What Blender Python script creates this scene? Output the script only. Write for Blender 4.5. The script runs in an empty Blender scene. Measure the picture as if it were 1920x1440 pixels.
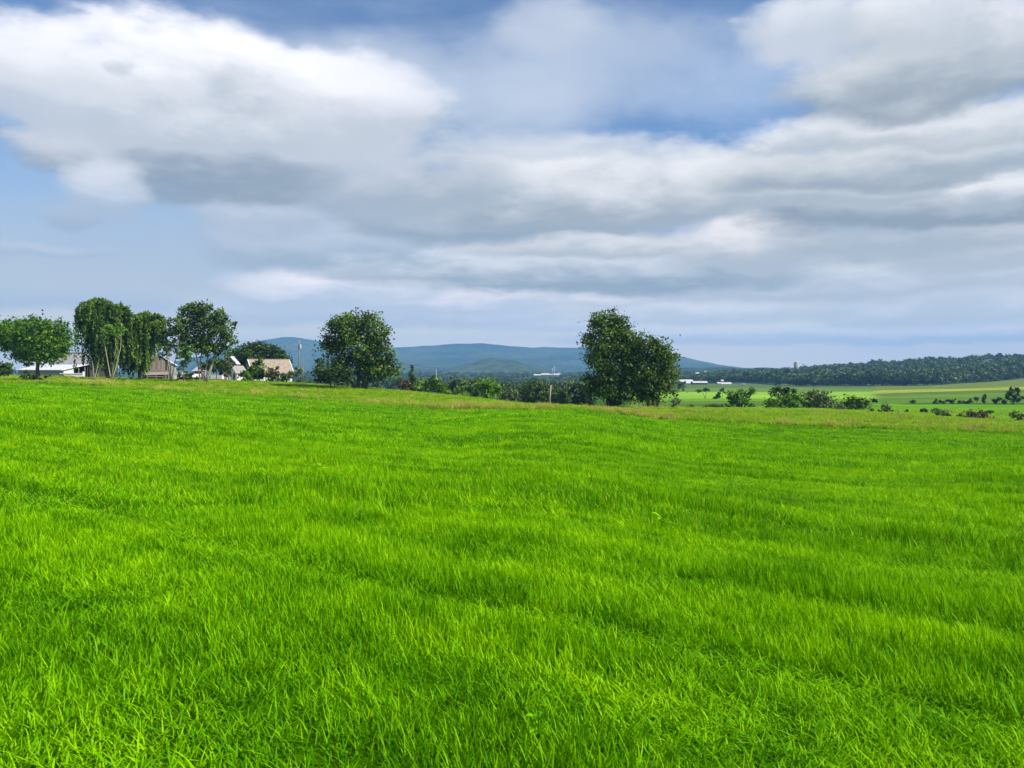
import bpy, math, random
import numpy as np
from mathutils import Vector, Matrix

random.seed(7)
RNG = np.random.default_rng(11)
SC = bpy.context.scene
COL = SC.collection
R = math.radians

# ------------------------------------------------------------------ camera, sky, sun, exposure
F, HZ, CAMZ = 1507.0, 690.0, 1.65           # focal length and horizon row in photo pixels (1920 wide), eye height
cd = bpy.data.cameras.new('camera')
cd.sensor_width = 36.0
cd.lens = 36.0 * F / 1920.0
cd.shift_y = -(720.0 - HZ) / 1920.0
cd.clip_start = 0.1
cd.clip_end = 40000
cam = bpy.data.objects.new('camera', cd)
cam.location = (0, 0, CAMZ)
cam.rotation_euler = (R(90), 0, 0)
COL.objects.link(cam)
SC.camera = cam

SUN_EL, SUN_AZ = 42.0, 106.0                # azimuth clockwise from the view direction (+Y): right, a little behind
sd = bpy.data.lights.new('sun', 'SUN')
sd.energy = 4.9
sd.angle = R(0.5)
sd.color = (1.0, 0.95, 0.86)
sun = bpy.data.objects.new('sun', sd)
sdir = Vector((math.sin(R(SUN_AZ)) * math.cos(R(SUN_EL)), math.cos(R(SUN_AZ)) * math.cos(R(SUN_EL)), math.sin(R(SUN_EL))))
sun.rotation_euler = sdir.to_track_quat('Z', 'Y').to_euler()
sun.location = (60, -40, 120)
COL.objects.link(sun)

SC.view_settings.view_transform = 'Standard'
SC.view_settings.look = 'None'
SC.view_settings.exposure = 0.55
SC.view_settings.gamma = 1.0
SC.render.engine = 'CYCLES'
cy = SC.cycles
cy.use_denoising = True
cy.max_bounces = 4
cy.diffuse_bounces = 2
cy.glossy_bounces = 1
cy.transmission_bounces = 2
cy.volume_bounces = 0
cy.transparent_max_bounces = 4
cy.sample_clamp_indirect = 4.0
cy.use_adaptive_sampling = True
cy.adaptive_threshold = 0.015
cy.adaptive_min_samples = 12
cy.denoising_prefilter = 'ACCURATE'

world = bpy.data.worlds.new('World')
SC.world = world
world.use_nodes = True
world.cycles.sampling_method = 'NONE'      # the cloudy sky is smooth: bounced rays find it cheaply


class NT:
    """small helper around a node tree"""
    def __init__(self, tree):
        self.t = tree
        self.n = tree.nodes
        self.l = tree.links

    def new(self, typ, **kw):
        n = self.n.new(typ)
        for k, v in kw.items():
            setattr(n, k, v)
        return n

    def put(self, sock, v):
        if isinstance(v, bpy.types.NodeSocket):
            self.l.new(v, sock)
        elif v is not None:
            sock.default_value = v

    def math(self, op, a, b=None, c=None, clamp=False):
        n = self.new('ShaderNodeMath', operation=op)
        n.use_clamp = clamp
        for i, v in enumerate((a, b, c)):
            if v is not None:
                self.put(n.inputs[i], v)
        return n.outputs[0]

    def smooth(self, v, a, b, lo=0.0, hi=1.0):
        n = self.new('ShaderNodeMapRange', interpolation_type='SMOOTHSTEP')
        for k, x in zip(('Value', 'From Min', 'From Max', 'To Min', 'To Max'), (v, a, b, lo, hi)):
            self.put(n.inputs[k], x)
        return n.outputs[0]

    def mix(self, f, a, b, blend='MIX'):
        n = self.new('ShaderNodeMix', data_type='RGBA', blend_type=blend)
        self.put(n.inputs[0], f)
        for s, v in ((n.inputs[6], a), (n.inputs[7], b)):
            if isinstance(v, tuple) and len(v) == 3:
                v = v + (1,)
            self.put(s, v)
        return n.outputs[2]

    def noise(self, vec, scale, detail=3, rough=0.55, col=False, w=None):
        n = self.new('ShaderNodeTexNoise')
        if w is not None:
            n.noise_dimensions = '4D'
            n.inputs['W'].default_value = w
        if vec is not None:
            self.l.new(vec, n.inputs['Vector'])
        n.inputs['Scale'].default_value = scale
        n.inputs['Detail'].default_value = detail
        n.inputs['Roughness'].default_value = rough
        return n.outputs['Color' if col else 'Fac']

    def comb(self, x, y, z):
        n = self.new('ShaderNodeCombineXYZ')
        for i, v in enumerate((x, y, z)):
            self.put(n.inputs[i], v)
        return n.outputs[0]

    def sep(self, v):
        n = self.new('ShaderNodeSeparateXYZ')
        self.l.new(v, n.inputs[0])
        return n.outputs


# ---- cloud group: one cumulus with a lit top and a grey, flatter base; position in degrees of azimuth / elevation
def cloud_group():
    g = bpy.data.node_groups.new('cumulus', 'ShaderNodeTree')
    def inp(n, t='NodeSocketFloat'):
        g.interface.new_socket(n, in_out='INPUT', socket_type=t)
    inp('Below', 'NodeSocketColor')
    for n in ('Az', 'El', 'Edge', 'Tone', 'AzMul', 'AzAdd', 'ElMul', 'ElAdd', 'SoftLo', 'SoftHi', 'Opac'):
        inp(n)
    inp('Top', 'NodeSocketColor')
    inp('Bottom', 'NodeSocketColor')
    g.interface.new_socket('Color', in_out='OUTPUT', socket_type='NodeSocketColor')
    b = NT(g)
    i = b.new('NodeGroupInput').outputs
    o = b.new('NodeGroupOutput')
    dx = b.math('MULTIPLY_ADD', i['Az'], i['AzMul'], i['AzAdd'])
    tc = b.math('MULTIPLY_ADD', i['El'], i['ElMul'], i['ElAdd'])          # 0 a third of the way up the cloud
    v = b.math('MAXIMUM', b.math('MULTIPLY', tc, 1 / 0.65), b.math('MULTIPLY', tc, -1 / 0.42))
    d2 = b.math('MULTIPLY', dx, dx)
    q = b.math('MULTIPLY_ADD', v, v, d2)
    al = b.smooth(b.math('SUBTRACT', i['Edge'], q), i['SoftLo'], i['SoftHi'], 0.0, i['Opac'])
    sh = b.smooth(b.math('ADD', b.math('MULTIPLY_ADD', d2, -0.12, tc), i['Tone']), -0.33, 0.45)
    c = b.mix(sh, i['Bottom'], i['Top'])
    b.l.new(b.mix(al, i['Below'], c), o.inputs[0])
    return g


def build_sky():
    b = NT(world.node_tree)
    for n in list(b.n):
        b.n.remove(n)
    ST = 0.1
    tc = b.new('ShaderNodeTexCoord').outputs['Generated']
    x, y, z = b.sep(tc)[:3]
    az = b.math('MULTIPLY', b.math('ARCTAN2', x, y), 57.2958)
    el = b.math('MULTIPLY', b.math('ARCSINE', b.math('MINIMUM', b.math('MAXIMUM', z, -1.0), 1.0)), 57.2958)
    nv = b.comb(x, y, b.math('MULTIPLY', z, 2.1))
    wcol = b.noise(nv, 5.5, 5, 0.55, col=True)
    wc = b.sep(wcol)
    wf = b.sep(b.noise(nv, 24.0, 6, 0.6, col=True, w=3.1))
    def warp(base, s1, s2, c1, c2):
        return b.math('ADD', base, b.math('ADD', b.math('MULTIPLY', b.math('SUBTRACT', c1, 0.5), s1), b.math('MULTIPLY', b.math('SUBTRACT', c2, 0.5), s2)))
    awr = b.new('ShaderNodeMath', operation='WRAP')
    b.l.new(warp(az, 10.0, 2.2, wc[0], wf[0]), awr.inputs[0])
    awr.inputs[1].default_value = 38.0
    awr.inputs[2].default_value = -38.0
    azw = awr.outputs[0]
    elw = warp(el, b.smooth(el, 0.0, 14.0, 1.2, 3.8), b.smooth(el, 0.0, 14.0, 0.5, 1.0), wc[1], wf[1])
    near = b.math('DIVIDE', 0.40, b.math('ADD', b.math('MAXIMUM', z, 0.0), 0.20))       # clouds far off over the horizon look smaller
    fv = b.new('ShaderNodeVectorMath', operation='SCALE')
    b.l.new(nv, fv.inputs[0])
    b.l.new(near, fv.inputs['Scale'])
    fine = b.noise(fv.outputs[0], 9.0, 9, 0.60, w=1.7)
    broad = b.noise(nv, 3.6, 5, 0.55, w=9.2)
    edge = b.math('MULTIPLY_ADD', fine, 2.4, 1.0 - 1.2)
    tone = b.math('ADD', b.math('MULTIPLY', b.math('SUBTRACT', fine, 0.5), 1.3), b.math('MULTIPLY', b.math('SUBTRACT', broad, 0.5), 0.8))

    sky = b.new('ShaderNodeTexSky')
    sky.sky_type = 'NISHITA'
    sky.sun_disc = False
    sky.sun_elevation = R(SUN_EL)
    sky.sun_rotation = R(SUN_AZ)
    sky.air_density = 1.0
    sky.dust_density = 0.6
    sky.ozone_density = 2.0
    blue = b.mix(1.0, sky.outputs[0], (0.88, 1.02, 1.18), 'MULTIPLY')
    vs = b.new('ShaderNodeVectorMath', operation='SCALE')
    vs.inputs['Scale'].default_value = ST
    b.l.new(blue, vs.inputs[0])
    c = vs.outputs[0]                                    # everything below is radiance in picture units
    # pale air near the horizon
    c = b.mix(b.smooth(el, 14.0, 2.0, 0.0, 0.9), c, (0.46, 0.50, 0.54))
    c = b.mix(b.smooth(el, 9.0, 1.0, 0.0, 0.9), c, (0.70, 0.70, 0.62))       # whiter towards the horizon
    c = b.mix(b.smooth(el, 4.5, 0.5, 0.0, 0.8), c, (0.86, 0.79, 0.64))
    # thin high veil everywhere, with gaps
    veil = b.noise(b.comb(x, y, b.math('MULTIPLY', z, 3.0)), 2.6, 7, 0.6, w=4.4)
    c = b.mix(b.smooth(veil, 0.45, 0.75, 0.0, 0.5), c, (0.40, 0.48, 0.60))
    # cloud deck overhead, above the placed rows of cumulus
    ov = b.math('MULTIPLY', b.smooth(b.math('ADD', b.math('MULTIPLY', broad, 0.7), b.math('MULTIPLY', fine, 0.3)), 0.46, 0.60), b.smooth(el, 24.0, 34.0))
    c = b.mix(b.math('MULTIPLY', ov, 0.9), c, b.mix(b.smooth(fine, 0.35, 0.65), (0.40, 0.45, 0.52), (0.74, 0.76, 0.80)))
    g = cloud_group()
    def cloud(pxc, base, hw, high, top, bot, soft=0.5, opac=1.0):
        a0 = math.degrees(math.atan((pxc - 960) / F))
        a1 = math.degrees(math.atan((pxc + hw - 960) / F))
        a2 = math.degrees(math.atan((pxc - hw - 960) / F))
        h = math.hypot(F, pxc - 960)
        e0 = math.degrees(math.atan((HZ - base) / h))
        e1 = math.degrees(math.atan((HZ - base + high) / h))
        nonlocal c
        if base > 540:                       # low banks seen through more air are whiter
            top = [min(q * 1.12, 1.0) for q in top]
            bot = [q * 1.06 for q in bot]
        n = b.new('ShaderNodeGroup')
        n.node_tree = g
        hw_, hh_ = (a1 - a2) / 2, e1 - e0
        for k, v in dict(Below=c, Az=azw, El=elw, Edge=edge, Tone=tone, AzMul=1 / hw_, AzAdd=-a0 / hw_, ElMul=1 / hh_, ElAdd=-e0 / hh_ - 0.35,
                         SoftLo=-1.12 * soft, SoftHi=1.12 * soft, Opac=opac, Top=tuple(top) + (1,), Bottom=tuple(bot) + (1,)).items():
            b.put(n.inputs[k], v)
        c = n.outputs[0]
    W = (0.86, 0.86, 0.90); P = (0.66, 0.66, 0.71); G = (0.33, 0.39, 0.46); DG = (0.27, 0.33, 0.40); L = (0.50, 0.56, 0.63)
    for a in CLOUDS(W, P, G, DG, L):
        cloud(*a)
    up = b.new('ShaderNodeVectorMath', operation='SCALE')
    up.inputs['Scale'].default_value = 0.82 / ST
    b.l.new(c, up.inputs[0])
    bg = b.new('ShaderNodeBackground')
    bg.inputs['Strength'].default_value = ST
    b.l.new(up.outputs[0], bg.inputs['Color'])
    out = b.new('ShaderNodeOutputWorld')
    b.l.new(bg.outputs[0], out.inputs['Surface'])


def CLOUDS(W, P, G, DG, L):
    # photo column of the centre, row of the base, half width, height, lit colour, base colour, softness, opacity
    return [
        (1500, 690, 900, 120, (0.66, 0.66, 0.64), (0.80, 0.74, 0.62), 0.9, 0.6),
        (1500, 645, 500, 34, (0.66, 0.67, 0.69), (0.50, 0.54, 0.58), 0.7, 0.8),
        (1820, 640, 260, 30, (0.66, 0.67, 0.69), (0.50, 0.54, 0.58), 0.7, 0.8),
        (1040, 622, 160, 36, (0.74, 0.71, 0.72), (0.52, 0.56, 0.61), 0.6, 0.85),
        (1300, 605, 330, 46, (0.68, 0.68, 0.70), (0.50, 0.54, 0.58), 0.6, 0.85),
        (700, 610, 360, 50, (0.56, 0.59, 0.65), (0.44, 0.50, 0.58), 0.7, 0.85),
        (760, 585, 260, 60, (0.80, 0.75, 0.76), (0.46, 0.52, 0.59), 0.5, 0.9),
        (560, 580, 140, 80, (0.84, 0.80, 0.81), (0.46, 0.52, 0.60), 0.5, 0.95),
        (720, 560, 110, 70, (0.84, 0.79, 0.79), (0.50, 0.55, 0.61), 0.5, 0.95),
        (1150, 580, 110, 50, (0.86, 0.79, 0.77), (0.50, 0.54, 0.59), 0.6, 0.9),
        (1780, 605, 330, 90, (0.66, 0.68, 0.70), (0.48, 0.53, 0.57), 0.6, 0.85),
        (60, 578, 260, 50, (0.44, 0.52, 0.62), (0.32, 0.42, 0.54), 0.9, 0.7),
        (180, 560, 380, 230, (0.34, 0.42, 0.53), (0.40, 0.46, 0.53), 0.9, 0.7),
        (60, 478, 110, 26, (0.50, 0.56, 0.64), (0.34, 0.43, 0.55), 0.8, 0.6),
        (640, 510, 240, 110, (0.50, 0.55, 0.62), (0.32, 0.39, 0.47), 0.6, 0.85),
        (500, 440, 130, 90, (0.58, 0.62, 0.68), (0.38, 0.45, 0.54), 0.6, 0.85),
        (1600, 560, 480, 110, (0.62, 0.64, 0.66), (0.42, 0.46, 0.51), 0.55, 0.9),
        (1840, 500, 150, 90, (0.74, 0.72, 0.71), (0.42, 0.46, 0.50), 0.5, 0.85),
        (1060, 546, 420, 85, (0.58, 0.61, 0.64), (0.27, 0.33, 0.38), 0.45, 0.97),
        (1390, 500, 170, 100, (0.86, 0.82, 0.80), (0.42, 0.46, 0.50), 0.45, 0.95),
        (1060, 485, 190, 52, (0.74, 0.73, 0.72), (0.42, 0.46, 0.50), 0.5, 0.9),
        (1700, 480, 260, 80, (0.60, 0.62, 0.64), (0.38, 0.43, 0.47), 0.5, 0.9),
        (1700, 430, 330, 110, (0.62, 0.64, 0.65), (0.26, 0.31, 0.36), 0.42, 0.97),
        (900, 445, 280, 120, (0.56, 0.60, 0.64), (0.28, 0.34, 0.40), 0.5, 0.9),
        (1020, 422, 230, 150, (0.80, 0.80, 0.81), (0.32, 0.38, 0.43), 0.42, 0.97),
        (1210, 425, 200, 170, (0.78, 0.78, 0.79), (0.34, 0.39, 0.44), 0.42, 0.95),
        (1490, 395, 240, 110, (0.68, 0.69, 0.70), (0.38, 0.43, 0.47), 0.45, 0.95),
        (1860, 385, 130, 80, (0.84, 0.83, 0.82), (0.38, 0.43, 0.48), 0.5, 0.9),
        (1600, 350, 280, 100, (0.64, 0.66, 0.67), (0.30, 0.35, 0.40), 0.45, 0.95),
        (1840, 320, 180, 90, (0.66, 0.68, 0.69), (0.36, 0.41, 0.45), 0.5, 0.9),
        (1600, 275, 220, 80, (0.84, 0.84, 0.84), (0.46, 0.50, 0.54), 0.5, 0.95),
        (1830, 265, 180, 80, (0.74, 0.75, 0.76), (0.44, 0.48, 0.52), 0.5, 0.9),
        (1050, 300, 220, 60, (0.66, 0.69, 0.73), (0.52, 0.57, 0.64), 0.7, 0.8),
        (90, 420, 70, 50, (0.42, 0.49, 0.59), (0.32, 0.40, 0.51), 0.6, 0.8),
        (700, 255, 420, 170, (0.54, 0.59, 0.69), (0.46, 0.53, 0.63), 0.9, 0.8),
        (640, 390, 300, 170, (0.58, 0.61, 0.66), (0.34, 0.40, 0.47), 0.5, 0.9),
        (330, 372, 310, 200, (0.66, 0.68, 0.72), (0.26, 0.32, 0.39), 0.40, 0.97),
        (640, 280, 230, 170, (0.92, 0.91, 0.93), (0.50, 0.54, 0.60), 0.40, 0.95),
        (320, 275, 300, 240, (0.95, 0.94, 0.96), (0.46, 0.51, 0.57), 0.40, 0.97),
        (40, 225, 220, 150, (0.74, 0.75, 0.79), (0.48, 0.53, 0.60), 0.6, 0.9),
        (150, 402, 85, 100, (0.66, 0.69, 0.75), (0.38, 0.46, 0.56), 0.75, 0.85),
        (110, 170, 220, 130, (0.88, 0.88, 0.91), (0.62, 0.65, 0.70), 0.6, 0.9),
        (215, 128, 36, 30, (0.52, 0.56, 0.62), (0.48, 0.53, 0.60), 0.8, 0.7),
        (1100, 215, 360, 190, (0.50, 0.57, 0.69), (0.44, 0.52, 0.65), 0.9, 0.7),
        (1040, 95, 110, 100, (0.58, 0.63, 0.72), (0.48, 0.54, 0.64), 0.95, 0.6),
        (1390, 215, 170, 150, (0.38, 0.49, 0.68), (0.38, 0.49, 0.68), 0.8, 0.55),
        (1720, 212, 270, 170, (0.66, 0.68, 0.70), (0.30, 0.35, 0.40), 0.42, 0.97),
        (1500, 110, 150, 120, (0.70, 0.73, 0.77), (0.54, 0.58, 0.64), 0.5, 0.9),
        (1720, 100, 180, 130, (0.74, 0.76, 0.79), (0.50, 0.54, 0.58), 0.5, 0.9),
        (1890, 140, 130, 150, (0.80, 0.80, 0.82), (0.46, 0.50, 0.54), 0.5, 0.9),
    ]


build_sky()

# ------------------------------------------------------------------ materials
def new_mat(name):
    m = bpy.data.materials.new(name)
    m.use_nodes = True
    for n in list(m.node_tree.nodes):
        m.node_tree.nodes.remove(n)
    return m, NT(m.node_tree)


def finish(b, shader):
    o = b.new('ShaderNodeOutputMaterial')
    b.l.new(shader, o.inputs['Surface'])


def leafy(b, col, trans, rough=0.5, spec=0.25, tint=(1.25, 1.15, 0.5)):
    p = b.new('ShaderNodeBsdfPrincipled')
    b.put(p.inputs['Base Color'], col)
    p.inputs['Roughness'].default_value = rough
    p.inputs['Specular IOR Level'].default_value = spec
    t = b.new('ShaderNodeBsdfTranslucent')
    b.put(t.inputs['Color'], b.mix(1.0, col, tint, 'MULTIPLY'))
    m = b.new('ShaderNodeMixShader')
    m.inputs[0].default_value = trans
    b.l.new(p.outputs[0], m.inputs[1])
    b.l.new(t.outputs[0], m.inputs[2])
    return m.outputs[0]


def mat_grass(name, dark, mid, light, dry=None, trans=0.38, spec=0.15, streak=0.0):
    m, b = new_mat(name)
    pos = b.new('ShaderNodeNewGeometry').outputs['Position']
    rnd = b.new('ShaderNodeObjectInfo').outputs['Random']
    n1 = b.noise(pos, 0.16, 3)
    n2 = b.noise(pos, 1.3, 3)
    f = b.math('ADD', b.math('MULTIPLY', n1, 0.55), b.math('ADD', b.math('MULTIPLY', n2, 0.45), b.math('MULTIPLY', b.math('SUBTRACT', rnd, 0.5), 0.32)))
    if streak:                                 # thin and thick growth along the drill rows
        mp = b.new('ShaderNodeMapping')
        mp.inputs['Rotation'].default_value = (0, 0, -0.9273)
        b.l.new(pos, mp.inputs[0])
        mp2 = b.new('ShaderNodeMapping')
        mp2.inputs['Scale'].default_value = (0.9, 0.10, 0.1)
        b.l.new(mp.outputs[0], mp2.inputs[0])
        f = b.math('ADD', f, b.math('MULTIPLY', b.math('SUBTRACT', b.noise(mp2.outputs[0], 1.0, 4), 0.5), streak))
    c = b.mix(b.smooth(f, 0.30, 0.52), dark, mid)
    c = b.mix(b.smooth(f, 0.50, 0.75), c, light)
    at = b.new('ShaderNodeAttribute', attribute_name='rnd').outputs['Fac']
    c = b.mix(b.smooth(at, 0.55, 1.0, 0.0, 0.45), c, light)
    if dry:
        c = b.mix(b.smooth(at, 0.975, 0.985), c, dry)
    finish(b, leafy(b, c, trans, 0.5, spec))
    return m


def mat_leaf(name, c0, c1, trans=0.28, dead=None, each=False):
    m, b = new_mat(name)
    at = b.new('ShaderNodeAttribute', attribute_name='rnd').outputs['Fac']
    if each:                                   # every crown of a wood has its own tone
        at = b.math('ADD', b.math('MULTIPLY', at, 0.5), b.math('MULTIPLY', b.math('SUBTRACT', b.new('ShaderNodeObjectInfo').outputs['Random'], 0.25), 0.75), clamp=True)
    c = b.mix(at, c0, c1)
    if dead:
        c = b.mix(b.smooth(at, 0.93, 0.97), c, dead)
    finish(b, leafy(b, c, trans, 0.55, 0.2))
    return m


def mat_bark(name, c0, c1, scale=3.0):
    m, b = new_mat(name)
    oc = b.new('ShaderNodeTexCoord').outputs['Object']
    mp = b.new('ShaderNodeMapping')
    mp.inputs['Scale'].default_value = (4, 4, 1)
    b.l.new(oc, mp.inputs[0])
    f = b.noise(mp.outputs[0], scale, 5)
    p = b.new('ShaderNodeBsdfPrincipled')
    b.put(p.inputs['Base Color'], b.mix(b.smooth(f, 0.3, 0.7), c0, c1))
    p.inputs['Roughness'].default_value = 0.9
    finish(b, p.outputs[0])
    return m


def mat_solid(name, c0, c1=None, scale=1.5, rough=0.75, stretch=(1, 1, 1), metal=0.0):
    m, b = new_mat(name)
    c1 = c1 or tuple(x * 0.8 for x in c0)
    mp = b.new('ShaderNodeMapping')
    mp.inputs['Scale'].default_value = stretch
    b.l.new(b.new('ShaderNodeTexCoord').outputs['Object'], mp.inputs[0])
    f = b.noise(mp.outputs[0], scale, 5, 0.6)
    p = b.new('ShaderNodeBsdfPrincipled')
    b.put(p.inputs['Base Color'], b.mix(b.smooth(f, 0.35, 0.7), c0, c1))
    p.inputs['Roughness'].default_value = rough
    p.inputs['Metallic'].default_value = metal
    finish(b, p.outputs[0])
    return m


GREEN_D, GREEN_M, GREEN_L = (0.046, 0.195, 0.0006), (0.150, 0.405, 0.0008), (0.31, 0.58, 0.0012)
M = {}
M['grass'] = mat_grass('meadow grass', GREEN_D, GREEN_M, GREEN_L, dry=(0.36, 0.42, 0.03), trans=0.34, spec=0.04, streak=0.8)
M['rough_green'] = mat_grass('rough grass', (0.12, 0.27, 0.004), (0.23, 0.41, 0.006), (0.36, 0.50, 0.012))
M['shade_weed'] = mat_grass('dock leaves', (0.03, 0.09, 0.006), (0.06, 0.15, 0.008), (0.10, 0.20, 0.012))  # weed green darkened to stand in for shade at the strip's foot
M['rough_tan'] = mat_grass('seeding grass', (0.21, 0.33, 0.015), (0.37, 0.43, 0.035), (0.60, 0.52, 0.14), trans=0.25)
M['leaf_mid'] = mat_leaf('leaves mid green', (0.026, 0.09, 0.006), (0.17, 0.32, 0.02))
M['leaf_dark'] = mat_leaf('leaves dark green', (0.014, 0.04, 0.008), (0.085, 0.15, 0.022), 0.2)
M['leaf_deep'] = mat_leaf('leaves deep green', (0.010, 0.034, 0.005), (0.15, 0.25, 0.030), 0.25)
M['leaf_light'] = mat_leaf('leaves light green', (0.07, 0.18, 0.008), (0.2, 0.36, 0.025), 0.3)
M['leaf_gold'] = mat_leaf('leaves yellow green', (0.055, 0.14, 0.004), (0.27, 0.38, 0.012), 0.28)
M['leaf_willow'] = mat_leaf('willow leaves', (0.016, 0.050, 0.006), (0.17, 0.29, 0.024), 0.25)
M['leaf_grey'] = mat_leaf('grey green leaves', (0.045, 0.085, 0.025), (0.2, 0.27, 0.09), 0.2)
M['leaf_brown'] = mat_leaf('brownish leaves', (0.06, 0.07, 0.020), (0.16, 0.11, 0.045), 0.2)
M['leaf_wood'] = mat_leaf('woodland leaves', (0.02, 0.05, 0.01), (0.12, 0.19, 0.04), 0.12, each=True)
M['bark'] = mat_bark('bark', (0.05, 0.042, 0.034), (0.13, 0.11, 0.09))
M['bark_pale'] = mat_bark('pale bark', (0.22, 0.20, 0.15), (0.46, 0.42, 0.34))
M['white'] = mat_solid('white paint', (0.70, 0.70, 0.68), (0.56, 0.56, 0.54), 0.8, 0.6)
M['white_roof'] = mat_solid('white roof metal', (0.68, 0.69, 0.70), (0.52, 0.53, 0.55), 0.5, 0.5)
M['grey_roof'] = mat_solid('weathered roof metal', (0.44, 0.41, 0.40), (0.33, 0.31, 0.31), 0.4, 0.6)
M['slate_roof'] = mat_solid('grey shingle', (0.30, 0.28, 0.26), (0.20, 0.19, 0.18), 2.0, 0.85)
M['far_roof'] = mat_solid('dull pale roof', (0.50, 0.50, 0.50), (0.40, 0.40, 0.40), 0.2, 0.7)
M['tan_roof'] = mat_solid('tan shingle', (0.31, 0.255, 0.19), (0.22, 0.18, 0.135), 1.6, 0.85)
M['pink_roof'] = mat_solid('faded metal roof', (0.58, 0.50, 0.48), (0.45, 0.40, 0.38), 0.8, 0.6)
M['wood_grey'] = mat_solid('weathered wood', (0.19, 0.155, 0.13), (0.12, 0.10, 0.085), 3.0, 0.9, (6, 6, 0.6))
M['wood_grey2'] = mat_solid('weathered wood pale', (0.26, 0.215, 0.185), (0.17, 0.14, 0.12), 3.0, 0.9, (6, 6, 0.6))
M['grey_wall'] = mat_solid('grey render', (0.38, 0.37, 0.35), (0.29, 0.28, 0.27), 1.5, 0.85)
M['dark_wall'] = mat_solid('dark boards', (0.05, 0.045, 0.04), (0.03, 0.028, 0.025), 2.0, 0.9)
M['red_wall'] = mat_solid('red brown boards', (0.20, 0.06, 0.04), (0.13, 0.045, 0.035), 2.0, 0.85)
M['brick'] = mat_solid('brick', (0.34, 0.16, 0.12), (0.24, 0.12, 0.09), 4.0, 0.9)
M['glass'] = mat_solid('window glass', (0.025, 0.03, 0.035), (0.04, 0.045, 0.05), 1.0, 0.15)
M['pole'] = mat_solid('pole wood', (0.22, 0.19, 0.16), (0.15, 0.13, 0.11), 3.0, 0.9, (4, 4, 0.4))
M['pole_pale'] = mat_solid('pale pole wood', (0.42, 0.38, 0.31), (0.32, 0.29, 0.24), 3.0, 0.9, (4, 4, 0.4))
M['metal'] = mat_solid('galvanised metal', (0.55, 0.56, 0.57), (0.45, 0.46, 0.47), 2.0, 0.45)
M['wire'] = mat_solid('wire', (0.35, 0.35, 0.36), (0.3, 0.3, 0.3), 1.0, 0.5)
M['silo'] = mat_solid('silo concrete', (0.30, 0.30, 0.30), (0.24, 0.24, 0.24), 0.4, 0.7)
M['tyre'] = mat_solid('rubber', (0.02, 0.02, 0.02), (0.03, 0.03, 0.03), 1.0, 0.8)

# ------------------------------------------------------------------ object helpers
def tag(o, label=None, cat=None, group=None, kind=None):
    if label: o['label'] = label
    if cat: o['category'] = cat
    if group: o['group'] = group
    if kind: o['kind'] = kind
    return o


def fast_mesh(name, verts, faces, mat, rnd=None, smooth=False):
    """verts (N,3); faces: (M,k) array or list of such arrays"""
    me = bpy.data.meshes.new(name)
    verts = np.asarray(verts, np.float32)
    fl = faces if isinstance(faces, list) else [faces]
    fl = [np.asarray(f, np.int32) for f in fl if len(f)]
    me.vertices.add(len(verts))
    me.vertices.foreach_set('co', verts.ravel())
    loops = np.concatenate([f.ravel() for f in fl])
    sizes = np.concatenate([np.full(len(f), f.shape[1], np.int32) for f in fl])
    starts = np.concatenate([[0], np.cumsum(sizes)[:-1]]).astype(np.int32)
    me.loops.add(len(loops))
    me.loops.foreach_set('vertex_index', loops)
    me.polygons.add(len(sizes))
    me.polygons.foreach_set('loop_start', starts)
    me.polygons.foreach_set('use_smooth', np.full(len(sizes), smooth, bool))
    if rnd is not None:
        a = me.attributes.new('rnd', 'FLOAT', 'POINT')
        a.data.foreach_set('value', np.asarray(rnd, np.float32))
    me.update(calc_edges=True)
    me.validate()
    if mat is not None:
        me.materials.append(mat)
    return me


def link(name, me, parent=None, loc=None):
    o = bpy.data.objects.new(name, me)
    COL.objects.link(o)
    if parent is not None:
        o.parent = parent
    if loc is not None:
        o.location = loc
    return o


def empty(name, loc, rz=0.0):
    o = bpy.data.objects.new(name, None)
    o.empty_display_size = 0.3
    o.location = loc
    o.rotation_euler = (0, 0, rz)
    COL.objects.link(o)
    return o


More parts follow.
